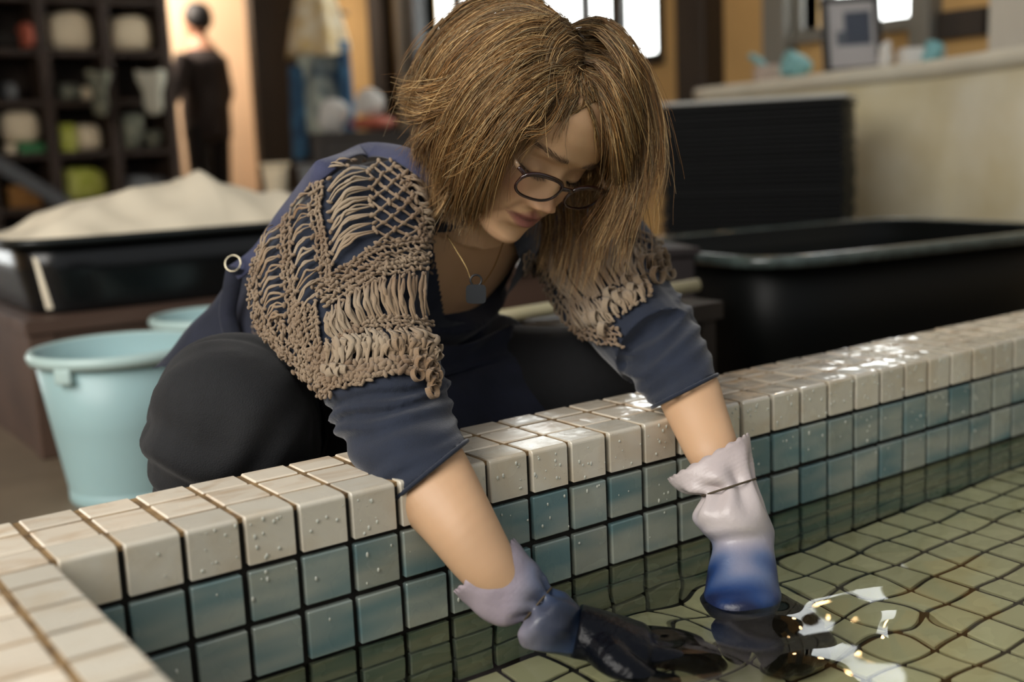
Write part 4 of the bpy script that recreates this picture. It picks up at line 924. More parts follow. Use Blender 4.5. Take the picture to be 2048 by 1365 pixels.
LOCKS = [ ([(1158, 130), (1120, 152), (1084, 184), (1050, 226), (1024, 278)], 7, 28, 12, 240), ([(1168, 135), (1194, 165), (1216, 208), (1230, 260), (1234, 320)], 7, 28, 11, 220), ([(1163, 100), (1150, 150), (1128, 196)], 5, 7, 13, 160), ([(1163, 100), (1175, 150), (1196, 200)], 5, 7, 13, 160), ([(1163, 110), (1163, 150), (1160, 192)], 4, 6, 16, 130),
 ([(1156, 70), (1110, 48), (1050, 52), (990, 90), (935, 150)], 12, 34, 22, 260), ([(1158, 105), (1105, 95), (1050, 105), (1000, 140), (955, 200)], 12, 36, 18, 260),
 ([(1160, 135), (1110, 132), (1062, 152), (1018, 190), (978, 245)], 12, 36, 16, 260), ([(1162, 160), (1118, 164), (1075, 188), (1035, 228), (1002, 275)], 10, 34, 14, 240), ([(1160, 165), (1120, 174), (1080, 198), (1046, 236), (1018, 282)], 9, 30, 11, 160),
 ([(1160, 60), (1200, 62), (1245, 110), (1272, 180), (1284, 260)], 12, 32, 14, 220), ([(1164, 120), (1200, 128), (1234, 175), (1256, 240), (1266, 310)], 10, 34, 13, 220), ([(1160, 188), (1140, 215), (1118, 262), (1108, 300)], 7, 14, 6, 16), ([(1164, 190), (1178, 225), (1190, 275), (1196, 330)], 7, 16, 7, 22), # (pixel guide, lift start, lift end, spread px, count)
 ([(1150, 82), (1080, 62), (990, 70), (915, 130), (872, 220), (858, 320)], 10, 36, 30, 420), ([(1152, 95), (1070, 92), (985, 120), (915, 200), (880, 300), (872, 400)], 14, 40, 26, 420),
 ([(1154, 120), (1070, 130), (990, 175), (930, 260), (900, 350), (893, 432)], 14, 42, 24, 460), ([(1156, 145), (1085, 160), (1015, 205), (958, 285), (928, 370), (915, 448)], 14, 42, 22, 440),
 ([(1158, 165), (1100, 180), (1045, 225), (995, 295), (962, 375), (940, 458)], 12, 40, 18, 420), ([(1158, 172), (1102, 188), (1050, 228), (1010, 290), (980, 358), (956, 432)], 10, 36, 12, 240),
 ([(1160, 182), (1120, 205), (1082, 245), (1055, 282), (1030, 318)], 8, 22, 10, 45),
 ([(1120, 40), (1040, 12), (960, 30), (895, 85), (858, 150), (850, 230)], 22, 34, 24, 380), ([(1090, 15), (1010, 0), (930, 40), (880, 105), (852, 165), (812, 186)], 24, 34, 20, 300),
 ([(1000, 120), (930, 150), (880, 178), (840, 188), (800, 186)], 30, 44, 16, 260), ([(980, 180), (910, 200), (868, 215), (835, 222), (806, 210)], 34, 46, 14, 220), ([(960, 220), (890, 240), (852, 262), (832, 292), (826, 318)], 36, 46, 16, 220),
 ([(1165, 85), (1225, 95), (1268, 150), (1292, 235), (1300, 320), (1282, 400)], 10, 34, 18, 380), ([(1166, 110), (1218, 130), (1258, 190), (1280, 275), (1286, 360), (1262, 440)], 12, 38, 16, 380),
 ([(1168, 140), (1212, 165), (1245, 225), (1262, 310), (1262, 395), (1236, 468)], 12, 40, 15, 360), ([(1168, 165), (1204, 190), (1230, 245), (1242, 320), (1240, 400), (1205, 480)], 10, 40, 13, 320),
 ([(1170, 178), (1204, 206), (1224, 258), (1232, 320), (1232, 380)], 8, 32, 8, 150), ([(1140, 55), (1200, 45), (1250, 90), (1285, 160), (1303, 250), (1304, 340)], 18, 36, 14, 260),
 ([(1150, 170), (1120, 190), (1085, 250), (1040, 262), (990, 300)], 12, 34, 26, 40), ([(1100, 110), (1010, 200), (985, 260), (930, 300), (885, 315)], 16, 46, 40, 70)]
LP = []
for gpts, l0, l1, spread, cnt in LOCKS:
    g = smooth_path(gpts, K); nrm2 = np.gradient(g, axis=0); nrm2 = np.stack([-nrm2[:, 1], nrm2[:, 0]], 1); nrm2 /= np.linalg.norm(nrm2, axis=1)[:, None]
    nsub = max(2, cnt//28); subo = rng.normal(0, .55, nsub); subp = rng.uniform(0, 6.28, nsub)
    for _ in range(int(cnt*1.15)):
        k_ = rng.integers(nsub); o0 = subo[k_]+rng.normal(0, .18); o1 = subo[k_]*1.1+rng.normal(0, .30); f = np.linspace(0, 1, K); wav = np.sin(f*6+subp[k_])*.18*f
        off = spread*(o0*(1-f)*np.clip(.35+f*2, 0, 1)+o1*f+wav); ln = rng.uniform(.78, 1.06); st = rng.uniform(0, .10); lf = rng.uniform(-7, 2.5)
        ss = np.clip(st+(ln-st)*f, 0, 1.06)*(K-1); gi = np.stack([np.interp(ss, np.arange(K), g[:, 0]), np.interp(ss, np.arange(K), g[:, 1])], 1); gi[-1] += (g[-1]-g[-2])*max(0, ln-1)*K*.6
        q = gi+nrm2*off[:, None]; lifts = (l0+(l1-l0)*np.minimum(1, f*1.6))*1.0+lf*np.clip(f*4, 0, 1)
        LP.append(np.c_[q, lifts])
LP = np.array(LP); LP = hair_surface(LP[..., :2].reshape(-1, 2), LP[..., 2].reshape(-1)).reshape(LP.shape); LP += np.cumsum(rng.normal(0, .55, LP.shape), axis=1)
fw_ = rng.random(len(LP)) < .15; LP[fw_] += rng.normal(0, 13, (fw_.sum(), 1, 3))*(np.linspace(0, 1, K)**2)[None, :, None]
PW = np.concatenate([PW, W(LP.reshape(-1, 3)).reshape(LP.shape)]); lid = np.concatenate([lid, rng.integers(0, 170, len(LP))]); S = len(PW)
rad = np.full((S, K), .00031); rad *= np.interp(np.linspace(0, 1, K), [0, .7, 1], [1, 1, .35])[None]; rad *= rng.uniform(.6, 1.25, S)[:, None]
hair_me = strands_mesh(PW, rad, 3, 'hair')
cA, cB, cC, cD = [np.array(srgb(*c)[:3]) for c in ((90, 69, 44), (156, 113, 64), (202, 168, 116), (136, 118, 88))]
u = rng.random(S)[:, None]; base = cB*(1-u)+cA*u; g = (rng.random(S) < .22)[:, None]; base = np.where(g, cC, base); g = (rng.random(S) < .20)[:, None]; base = np.where(g, cD, base)
lock_tone = (.78+.42*rng.random(170)[lid])[:, None]; base = base*lock_tone
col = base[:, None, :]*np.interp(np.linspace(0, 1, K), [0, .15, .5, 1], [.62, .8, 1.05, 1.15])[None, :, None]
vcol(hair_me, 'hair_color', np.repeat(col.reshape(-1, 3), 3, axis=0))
m_hair = attr_color(mat('brown_hair', srgb(140, 105, 65), 0.42, spec=.45), 'hair_color')
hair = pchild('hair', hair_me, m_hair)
# under-layer that closes the gaps between strands
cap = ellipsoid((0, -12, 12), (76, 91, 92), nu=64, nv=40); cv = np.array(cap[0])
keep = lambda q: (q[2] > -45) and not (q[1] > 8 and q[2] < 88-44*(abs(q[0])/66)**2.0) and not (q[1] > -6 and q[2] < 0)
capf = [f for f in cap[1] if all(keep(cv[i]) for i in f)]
m_cap = mat('dark_brown_hair_cap', srgb(70, 54, 36), .7, noise=.4, nscale=300)
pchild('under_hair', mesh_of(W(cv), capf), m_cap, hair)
# brows and lashes
def face_strands(roots2, dirs, L_, r0):
    pts = []
    for (x, z), d in zip(roots2, dirs):
        row = []
        for t in np.linspace(0, 1, 5):
            xx, zz = x+d[0]*t*L_, z+d[1]*t*L_; row.append((xx, float(face_y(np.array(xx), np.array(zz)))+.5+d[2]*t*L_+(0.8*math.sin(t*3.1) if d[2] == 0 else 0), zz))
        pts.append(row)
    Pp = W(np.array(pts).reshape(-1, 3)).reshape(-1, 5, 3); return strands_mesh(Pp, np.full((len(pts), 5), r0)*np.array([1, 1, .9, .7, .3]), 3)
m_brow = mat('brow_hair', srgb(104, 82, 62), .6); m_lash = mat('lash_hair', srgb(20, 15, 13), .5)
for s in (-1, 1):
    br, bd, lr, ld = [], [], [], []
    for _ in range(120):
        x = rng.uniform(11, 52); bz = 17+.10*(x-15)-.0035*max(0, x-34)**2; th_ = 2.8*min(1, (x-9)/8)*min(1, (57-x)/14)
        br.append((s*x, bz+rng.normal(0, th_*.55))); a = np.interp(x, [11, 25, 52], [1.1, .45, -.25])+rng.normal(0, .15); bd.append((s*math.cos(a), math.sin(a), 0))
    for x in np.linspace(17, 46, 70):
        z = -12.6+.012*(x-30)**2*1.0; lr.append((s*x, z+rng.normal(0, .3))); a = (x-30)/16*.5; ld.append((s*math.sin(a)*.8, -.55, .75+rng.normal(0, .1)))
    for nm, a_, m_, l_ in (('eyebrow', (br, bd), m_brow, 5.5), ('eyelashes', (lr, ld), m_lash, 6.0)):
        o_ = pchild(nm, face_strands(*a_, l_, .00018), m_); o_['kind'] = 'stuff'
# ================================================================ things around her
def lump(c, r, seed, amp=.15, f=None, nu=28, nv=18, flat=None, M=None, boxy=1.0):
    V, F_ = ellipsoid((0, 0, 0), (1, 1, 1), None, nu, nv); V = np.array(V); V = np.sign(V)*np.abs(V)**boxy*np.asarray(r); f = f or 5/max(r); n_ = Noise3(seed, 16, f*.5)(V); V = V*(1+amp*n_)[:, None]
    if flat is not None: V[:, 2] = np.maximum(V[:, 2], -flat)
    if M is not None: V = V @ np.asarray(M).T
    return V+np.asarray(c), F_
def vessel(a, b, h, flare, p, wall=.006, lip=.02, liph=.012, n=64, floor_t=.008):
    # open rectangular or round vessel with turned-out rim; returns (body, rim)
    def rg(s, z, g=0): e = superellipse(a*s+g, b*s+g, n, p); return np.c_[e, np.full(n, z)]
    lo = 1-flare; prof = [rg(lo, 0, -.02), rg(lo, 0), rg(lo+.004, .012), rg(lo+(1-lo)*.5, h*.5), rg(1, h)]
    inn = [rg(1, h, -wall), rg(lo+(1-lo)*.5, h*.5, -wall), rg(lo, floor_t, -wall), rg(lo, floor_t, -wall-.02)]
    body_ = loft(prof+inn)
    rim_ = loft([rg(1, h-liph, .001), rg(1, h-liph, lip), rg(1, h-liph*.3, lip+.004), rg(1, h+.003, lip), rg(1, h+.004, lip*.4), rg(1, h+.001, -wall), rg(1, h-liph, -wall)], False, False)
    return body_, rim_
# ---- blue buckets
m_bucket = mat('pale_blue_plastic', srgb(168, 202, 204), 0.38, noise=.08, nscale=6, sss=.05); m_bucket_rim = mat('pale_blue_rim', srgb(190, 216, 212), 0.3)
def bucket(loc, r, h, label, handle=True):
    t = thing('bucket', label, 'bucket', loc)
    b_, rm = vessel(r, r, h, .27, 2.0, .004, .008, .018, 72); obj('body', b_, m_bucket, t); obj('rim', rm, m_bucket_rim, t)
    e = superellipse(r*.735, r*.735, 72, 2); obj('foot_ring', loft([np.c_[e*1.0, np.zeros(72)], np.c_[e*1.02, np.full(72, .004)], np.c_[e*1.02, np.full(72, .022)], np.c_[e*.99, np.full(72, .025)]], False, False), m_bucket, t)
    for s in (-1, 1):
        o = obj('handle_lug', bevel_box(.035, .016, .03, .005, 2, (0, s*(r+.002), h-.028)), m_bucket_rim, t); o.rotation_euler = (0, 0, -.95)
    return t
bucket((.388, 1.283, FLOOR_Z), .152, .285, 'pale blue plastic bucket standing on the floor beside the woman')
bucket((.655, 1.50, FLOOR_Z), .120, .292, 'second blue bucket half hidden behind the nearer bucket')
# ---- wooden bench with the black tray
bt = -.028
bench = thing('wooden_bench', 'low brown timber bench carrying the black tray', 'bench', (.32, 1.67, FLOOR_Z))
H_ = bt-FLOOR_Z
obj('front_board', box(.0, 1.5, .0, .03, .0, H_-.03), m_brownwood, bench, False); obj('side_board', box(.0, .03, .03, .7, 0, H_-.03), m_brownwood, bench, False)
obj('side_board', box(1.47, 1.5, .03, .7, 0, H_-.03), m_brownwood, bench, False)
for k in range(5): obj('top_plank', box(-.012, 1.512, -.012+k*.146, .130+k*.146, H_-.03, H_, .002), m_brownwood, bench, False)
obj('corner_post', box(-.006, .05, -.006, .05, 0, H_-.03, .003), m_brownwood, bench, False)
m_black = mat('black_plastic', srgb(17, 19, 20), 0.22, noise=.2, nscale=30, bump=.05, bscale=300)
m_blackrim = mat('black_plastic_rim', srgb(30, 34, 34), 0.3, bump=.15, bscale=90)
tray = thing('black_tray', 'large black tray on the brown bench, heaped with white material', 'tray', (.335+.40, 1.72+.26, bt))
b_, rm = vessel(.415, .285, .165, .085, 7, .006, .018, .012, 80); obj('body', b_, m_black, tray); obj('rim', rm, m_blackrim, tray)
gx, gy = np.meshgrid(np.linspace(-.385, .385, 70), np.linspace(-.255, .255, 40), indexing='ij')
prof_u = interp(gx, [-.385, -.36, -.29, -.2, -.08, .02, .085, .15, .24, .30, .36, .385], np.array([.0, .01, .05, .075, .095, .105, .135, .105, .068, .072, .05, .02]))
hgt = .155+prof_u*np.exp(-((gy-.02)/.21)**4)*(1+.05*np.sin(gx*40+gy*20))+.006*Noise3(41, 20, 30)(np.stack([gx, gy, gx*0], -1))-.02*(np.abs(gy)/.255)**6
nyg = gx.shape[1]; Vm = np.stack([gx, gy, hgt], -1).reshape(-1, 3); Fm = [(i*nyg+j, (i+1)*nyg+j, (i+1)*nyg+j+1, i*nyg+j+1) for i in range(69) for j in range(39)]
base = Vm.copy(); base[:, 2] = .012; nV = len(Vm); sidef = []
for j in range(39): sidef += [(j, j+1, nV+j+1, nV+j), (69*nyg+j, nV+69*nyg+j, nV+69*nyg+j+1, 69*nyg+j+1)]
for i in range(69): sidef += [(i*nyg, nV+i*nyg, nV+(i+1)*nyg, (i+1)*nyg), (i*nyg+39, (i+1)*nyg+39, nV+(i+1)*nyg+39, nV+i*nyg+39)]
Vall = np.vstack([Vm, base]); Vall[:, 0] *= np.where(Vall[:, 2] < .1, .93, .985); Vall[:, 1] *= np.where(Vall[:, 2] < .1, .93, .985)
m_mound = mat('off_white_cotton', srgb(250, 238, 212), 0.95, noise=.06, nscale=8, bump=.3, bscale=30)
mo = obj('cotton_heap', (Vall, Fm+sidef), m_mound); mo.location = (.335+.40, 1.72+.26, bt); tag(mo, 'off-white heap of soft material piled above the black tray', 'heap')
# ---- black tub with dark water on the right
tub = thing('black_tub', 'wide black plastic tub with wet rim behind the pool wall', 'tub', (1.95, .865, FLOOR_Z), -.13)
b_, rm = vessel(.46, .30, .385, .16, 6, .008, .03, .02, 96); obj('body', b_, mat('dull_black_plastic', srgb(11, 13, 12), .5, spec=.2), tub)
m_wetrim = mat('wet_black_rim', srgb(78, 90, 86), 0.2, noise=.4, nscale=40, bump=.6, bscale=70, coat=.6); obj('rim', rm, m_wetrim, tub)
wz_ = .34; e = superellipse(.435, .275, 96, 6)
tw = obj('dye_bath', ([*map(tuple, np.c_[e, np.zeros(96)])], [tuple(range(96))]), mat('dark_dye_liquid', srgb(14, 17, 18), .04, bump=.3, bscale=14), None, False); tw.location = (1.95, .865, FLOOR_Z+wz_); tw.rotation_euler = (0, 0, -.13)
tag(tw, 'dark glossy liquid filling the black tub', 'liquid')
# ---- stack of black trays
m_stack = mat('matt_black_trays', srgb(8, 10, 11), .6, noise=.3, nscale=25, spec=.2)
m_pale_edge = mat('pale_wet_edge', srgb(196, 196, 190), .3)
A_, B_ = at_d(1318, 200, 3.30), at_d(1688, 187, 3.12); mid_s = (A_+B_)/2; dx = B_-A_; ang = math.atan2(dx[1], dx[0]); wS = np.linalg.norm(dx[:2]); dS = .42
topz = float(B_[2]); pitch = .0135; n_t = int((topz-FLOOR_Z)/pitch); perp = np.array([-math.sin(ang), math.cos(ang)])
st_me = mesh_of(*join([bevel_box(wS, dS, .0095, .002, 1, (0, 0, .00475)), bevel_box(wS*.96, dS*.94, .0135, .0, 1, (0, 0, .00675))])); st_me.materials.append(m_stack)
for k in range(n_t):
    o = bpy.data.objects.new('stacked_tray', st_me); COL.objects.link(o)
    o.location = (mid_s[0]+perp[0]*dS/2+random.uniform(-.004, .004), mid_s[1]+perp[1]*dS/2+random.uniform(-.004, .004), FLOOR_Z+k*pitch); o.rotation_euler = (0, 0, ang+random.uniform(-.004, .004))
    tag(o, 'thin black tray lying flat in the tall stack', 'tray', 'trays in the tall black stack')
o = obj('lid_board', bevel_box(wS*1.03, dS*1.03, .011, .003, 1, (0, 0, .008)), m_pale_edge); o.location = (mid_s[0]+perp[0]*dS/2, mid_s[1]+perp[1]*dS/2, FLOOR_Z+n_t*pitch); o.rotation_euler = (0, 0, ang)
tag(o, 'pale board lying on top of the black tray stack', 'board')
# ---- beige concrete counter
m_conc = mat('beige_concrete', srgb(236, 230, 206), .7, noise=.3, nscale=3.2, bump=.15, bscale=30, color2=srgb(216, 204, 166))
m_lip = mat('beige_counter_lip', srgb(228, 222, 202), .55, noise=.15, nscale=5)
pts = [at_d(1400, 168, 4.75), at_d(1560, 163, 4.25), at_d(1692, 160, 3.85), at_d(1850, 158, 3.55), at_d(2048, 119, 3.05), at_d(2300, 80, 2.6)]
cz = .50; pts = smooth_path([(p[0], p[1], 0) for p in pts], 40); tng = np.gradient(pts, axis=0); tng /= np.linalg.norm(tng, axis=1)[:, None]; inw = np.stack([-tng[:, 1], tng[:, 0], 0*tng[:, 0]], 1)
if inw[0] @ np.array([1, 0.3, 0]) < 0: inw = -inw
prof = [(0, FLOOR_Z), (0, cz-.06), (-.006, cz-.052)]; lipp = [(-.004, cz-.056), (-.026, cz-.045), (-.034, cz-.02), (-.026, cz-.003), (0, cz), (.27, cz), (.27, cz-.05)]
def sweep(pr, close): R_ = [[pts[k]+inw[k]*a+np.array([0, 0, z]) for a, z in pr] for k in range(len(pts))]; n = len(pr); return [v for r in R_ for v in r], rings_faces(len(pts), n, close, close, close)
counter = thing('counter', 'long beige concrete counter with a rounded lip', 'counter', (0, 0, 0))
obj('body', sweep([(0, FLOOR_Z), (0, cz-.05), (.25, cz-.05), (.25, FLOOR_Z)], True), m_conc, counter); obj('lip', sweep(lipp, True), m_lip, counter)
def on_counter(u, v): # nearest counter station for a pixel column
    P2 = proj(pts+inw*.15+np.array([0, 0, cz])); k = int(np.argmin(np.abs(P2[:, 0]-u))); return pts[k]+inw[k]*.15+np.array([0, 0, cz]), float(P2[k, 2])/FPX, k
# framed picture
c_, s_, k_ = on_counter(1700, 120); fw, fh = 118*s_, 150*s_
fr = thing('picture_frame', 'black framed picture standing on the beige counter', 'picture frame', c_); fr.rotation_euler = (-.12, -.03, math.atan2(-CM[0][1]*-1, CM[0][0])+.02)
obj('frame', join([box(-fw/2, fw/2, -.014, .01, 0, .018), box(-fw/2, fw/2, -.014, .01, fh-.018, fh), box(-fw/2, -fw/2+.020, -.014, .01, .018, fh-.018), box(fw/2-.020, fw/2, -.014, .01, .018, fh-.018)]), m_blackframe, fr, False)
obj('print', box(-fw/2+.014, fw/2-.014, -.002, .004, .012, fh-.012), mat('pale_print', srgb(196, 192, 190), .35), fr, False)
obj('dark_image', box(-fw*.12, fw*.33, -.004, -.002, fh*.36, fh*.80), mat('blue_grey_image', srgb(70, 78, 92), .4), fr, False); obj('dark_image', box(-fw*.26, -fw*.10, -.0042, -.002, fh*.36, fh*.55), mat('blue_grey_image2', srgb(92, 98, 106), .4), fr, False)
obj('glazing', box(-fw/2+.014, fw/2-.014, -.0075, -.006, .012, fh-.012), mat('picture_glass', (1, 1, 1, 1), .0, trans=1.0, ior=1.2), fr, False)
obj('rear_strut', box(-.012, .012, .012, .018, 0, fh*.6), m_blackframe, fr, False)
# cloths and small things on the counter
m_cyan = mat('cyan_cloth', srgb(132, 186, 190), .8, noise=.3, nscale=30); m_whitecloth = mat('white_cloth', srgb(216, 214, 208), .85, noise=.06, nscale=20); m_pink = mat('pinkish_box', srgb(196, 176, 162), .8, noise=.4, nscale=90, color2=srgb(150, 140, 132))
def citem(name, u, v, wpx, hpx, m, label, cat, shape='lump', seed=1, tilt=0):
    c, s, k = on_counter(u, v); w_, h_ = wpx*s, hpx*s
    if shape == 'lump': vf = lump((0, 0, h_/2), (w_/2, w_*.35, h_/2), seed, .16, flat=h_*.46)
    elif shape == 'box': vf = bevel_box(w_, w_*.5, h_, .006, 2, (0, 0, h_/2))
    else: vf = tube(smooth_path([(-w_/2, 0, 0), (-w_*.2, 0, h_*.35), (w_*.1, 0, h_*.8), (w_/2, 0, h_)] if tilt >= 0 else [(w_/2, 0, 0), (w_*.2, 0, h_*.45), (-w_*.1, 0, h_*.8), (-w_/2, 0, h_)], 14), [.014]*13+[.008], 14)
    o = obj(name, vf, m); o.location = c; o.rotation_euler = (0, 0, -.55); tag(o, label, cat); return o
citem('cyan_spout', 1520, 90, 50, 56, m_cyan, 'slim cyan curved piece leaning up from the counter', 'tool', 'bent', tilt=-1)
citem('bundled_cloth', 1592, 90, 62, 54, m_cyan, 'bundled cyan cloth on the counter beside the picture frame', 'cloth', 'lump', 3)
citem('patterned_box', 1548, 120, 70, 34, m_pink, 'small pinkish patterned box under the cyan cloth', 'box', 'box')
citem('folded_cloth', 1775, 100, 34, 54, m_whitecloth, 'folded white cloth propped right of the picture frame', 'cloth', 'lump', 6)
citem('open_book', 1835, 100, 84, 34, m_whitecloth, 'low white packet lying on the counter', 'packet', 'box')
citem('small_bowl', 1858, 80, 40, 44, m_cyan, 'small pale cyan bowl above the white packet', 'bowl', 'lump', 8)
# ---- pale pole on a low dark stand, behind her
A_, B_ = at_d(1062, 624, 1.9), at_d(1396, 570, 2.0); d_ = (A_-B_); A2 = A_+d_*.25
stand = thing('low_stand', 'low dark stand holding a pale pole behind the woman', 'stand', (1.02, .66, FLOOR_Z)); zt = float(min(A_[2], B_[2])-.0135-FLOOR_Z)
obj('top_board', box(-.16, .20, -.13, .09, zt-.03, zt), m_darkwood, stand, False)
for sx, sy in ((-.14, -.11), (.17, -.11), (-.14, .06), (.17, .06)): obj('leg', box(sx-.015, sx+.015, sy-.015, sy+.015, 0, zt-.03), m_darkwood, stand, False)
pole = obj('pole', tube([A2, A_, (A_+B_)/2, B_], .0115, 16), mat('pale_bamboo', srgb(186, 176, 140), .45)); tag(pole, 'pale round pole lying behind her left arm', 'pole')
m_crate = mat('dim_brown_timber', srgb(40, 32, 31), .7, noise=.3, nscale=8)
crate = thing('crate', 'dim brown wooden crate behind her left shoulder', 'crate', (1.315, .83, FLOOR_Z), -.4); hc = .40
for k in range(4):
    for sy in (-.09, .075): obj('slat', box(-.065, .065, sy, sy+.015, .01+k*.10, .095+k*.10, .003), m_crate, crate, False)
for sx in (-.065, .065): obj('end_board', box(sx-.008, sx+.008, -.075, .075, 0, hc), m_crate, crate, False)
obj('lid', box(-.075, .075, -.095, .095, hc, hc+.014), m_crate, crate, False)

# ---- cubby shelf at the back left
SX = [.75, 1.085, 1.413, 1.745, 2.075]; SZ = [FLOOR_Z+.05, .085, .372, .645, .910, 1.185, 1.46]; SY0, SY1 = 5.6, 5.98
shelf = thing('cubby_shelf', 'tall dark wooden cubby shelf full of pale bundles', 'shelf', (SX[0], SY0, FLOOR_Z))
def sb(name, x0, x1, y0, y1, z0, z1): return obj(name, box(x0-SX[0], x1-SX[0], y0-SY0, y1-SY0, z0-FLOOR_Z, z1-FLOOR_Z, .003), m_shelfwood, shelf, False)
for x in SX: sb('upright', x-.03, x+.03, SY0, SY1, FLOOR_Z, 1.5)
for z in SZ:
    for a, b in zip(SX[:-1], SX[1:]): sb('shelf_board', a+.03, b-.03, SY0+.01, SY1, z-.035, z)
sb('back_panel', SX[0], SX[-1], SY1, SY1+.01, FLOOR_Z, 1.5)
m_bund = mat('cream_bundle', srgb(244, 226, 192), .9, noise=.1, nscale=14, bump=.3, bscale=40); m_lime = mat('lime_bag', srgb(164, 172, 50), .6, noise=.3, nscale=20, color2=srgb(206, 206, 110)); m_green = mat('green_tray', srgb(70, 142, 88), .5)
m_grey = mat('grey_bag', srgb(126, 128, 128), .6, noise=.3, nscale=20); m_tan = mat('tan_box', srgb(150, 104, 48), .8, noise=.2, nscale=12); m_red = mat('red_cloth', srgb(176, 92, 70), .8); m_dim = mat('dim_cloth', srgb(150, 150, 128), .85, noise=.5, nscale=22, color2=srgb(70, 74, 66))
def sitem(name, u0, v0, u1, v1, row, m, label, cat, seed=1, shape='lump', dy=.10, amp=.14):
    x0 = at_y((u0+u1)/2, 200, SY0+dy); z0 = SZ[row]; s = float(proj(x0)[2])/FPX; w_, h_ = (u1-u0)*s, (v1-v0)*s
    cell = [(a+.034, b-.034) for a, b in zip(SX[:-1], SX[1:]) if a <= x0[0] <= b]
    if cell:
        a, b = cell[0]; w_ = min(w_, (b-a)*.97); x0 = np.array([min(max(x0[0], a+w_/2), b-w_/2), x0[1], x0[2]])
    if row+1 < len(SZ): h_ = min(h_, SZ[row+1]-SZ[row]-.05)
    if shape == 'lump': vf = lump((0, 0, h_/2), (w_/2*.96, .10, h_/2), seed, amp*.45, 26, flat=h_*.46, boxy=.62)
    elif shape == 'box': vf = bevel_box(w_, .2, h_, .006, 2, (0, 0, h_/2))
    elif shape == 'drape':
        th = np.linspace(0, 2*np.pi, 40, endpoint=False); R_ = []
        for f in np.linspace(0, 1, 14):
            a = w_/2*(1-.55*f)+.006*np.sin(f*9); R_.append(np.c_[a*np.cos(th)*(1+.12*np.sin(5*th+seed)), .06*np.sin(th)*(1+.2*np.sin(4*th)), np.full(40, h_*(1-f))+.01*np.sin(3*th+seed)])
        vf = loft(R_)
    o = obj(name, vf, m); o.location = (x0[0], SY0+dy+.05, z0); tag(o, label, cat); return o
sitem('cloth_bundle', 90, 22, 214, 98, 4, m_bund, 'large cream bundle in the upper middle cubby, red scrap beside it', 'bundle', 11)
sitem('cloth_scrap', 82, 10, 108, 60, 4, m_red, 'red scrap at the left of the large cream bundle', 'cloth', 12, dy=.02)
sitem('cloth_bundle', 220, 32, 324, 100, 4, m_bund, 'domed cream bundle in the upper right cubby', 'bundle', 13)
sitem('cloth_piece', 116, 164, 170, 198, 3, m_dim, 'crumpled dull cloth in the middle cubby', 'cloth', 14); sitem('cloth_piece', 176, 170, 214, 198, 3, m_bund, 'small tan cloth beside the crumpled dull cloth', 'cloth', 15)
sitem('hanging_cloth', 214, 132, 258, 218, 2, m_dim, 'pale cloth hanging at the left of the right cubby', 'cloth', 16, 'drape', -.14).location.z = .56
sitem('hanging_cloth', 284, 132, 340, 220, 2, mat('white_hanging', srgb(206, 204, 186), .9), 'white cloth hanging at the right of the right cubby', 'cloth', 17, 'drape', -.14).location.z = .56
sitem('round_bundle', 20, 222, 92, 286, 2, m_bund, 'round cream bundle standing on a green base', 'bundle', 18, amp=.05).location.z = SZ[2]+.05
sitem('green_base', 34, 280, 92, 298, 2, m_green, 'flat green base under the round cream bundle', 'tray', 1, 'box')
sitem('box', 0, 280, 26, 298, 2, m_bund, 'small cream box in the left cubby', 'box', 1, 'box')
sitem('lime_box', 108, 238, 140, 292, 2, m_lime, 'lime green box in the middle cubby', 'box', 1, 'box'); sitem('round_bundle', 142, 238, 198, 292, 2, m_bund, 'round tan bundle beside the lime green box', 'bundle', 19, amp=.07)
sitem('cloth_piece', 232, 226, 280, 292, 2, m_dim, 'grey-green cloth heap in the lower right cubby', 'cloth', 20, amp=.25); sitem('cloth_piece', 292, 255, 330, 292, 2, m_dim, 'small cloth heap against the right upright', 'cloth', 21, amp=.25)
sitem('lime_bag', 120, 322, 226, 392, 1, m_lime, 'yellow-green patterned bag in the bottom cubby', 'bag', 22); sitem('grey_bag', 240, 305, 334, 352, 1, m_grey, 'grey crinkled bag in the bottom right cubby', 'bag', 23, amp=.2)
sitem('tan_box', -6, 358, 56, 402, 1, m_tan, 'tan cardboard box at the bottom left', 'box', 1, 'box')
sitem('cloth_piece', 10, 140, 36, 180, 3, m_grey, 'small grey bundle in the dark left cubby', 'cloth', 24); sitem('cloth_piece', 0, 60, 60, 98, 4, mat('dark_cloth', srgb(44, 40, 36), .9), 'dark folded cloth in the upper left cubby', 'cloth', 25)
bd = obj('leaning_board', box(-.4, .4, -.01, .01, -.035, .035), mat('grey_board', srgb(88, 90, 92), .6), None, False); pL = at_y(50, 360, 5.35); bd.location = pL; bd.rotation_euler = (0, .62, 0); tag(bd, 'grey board leaning against the shelf', 'board')
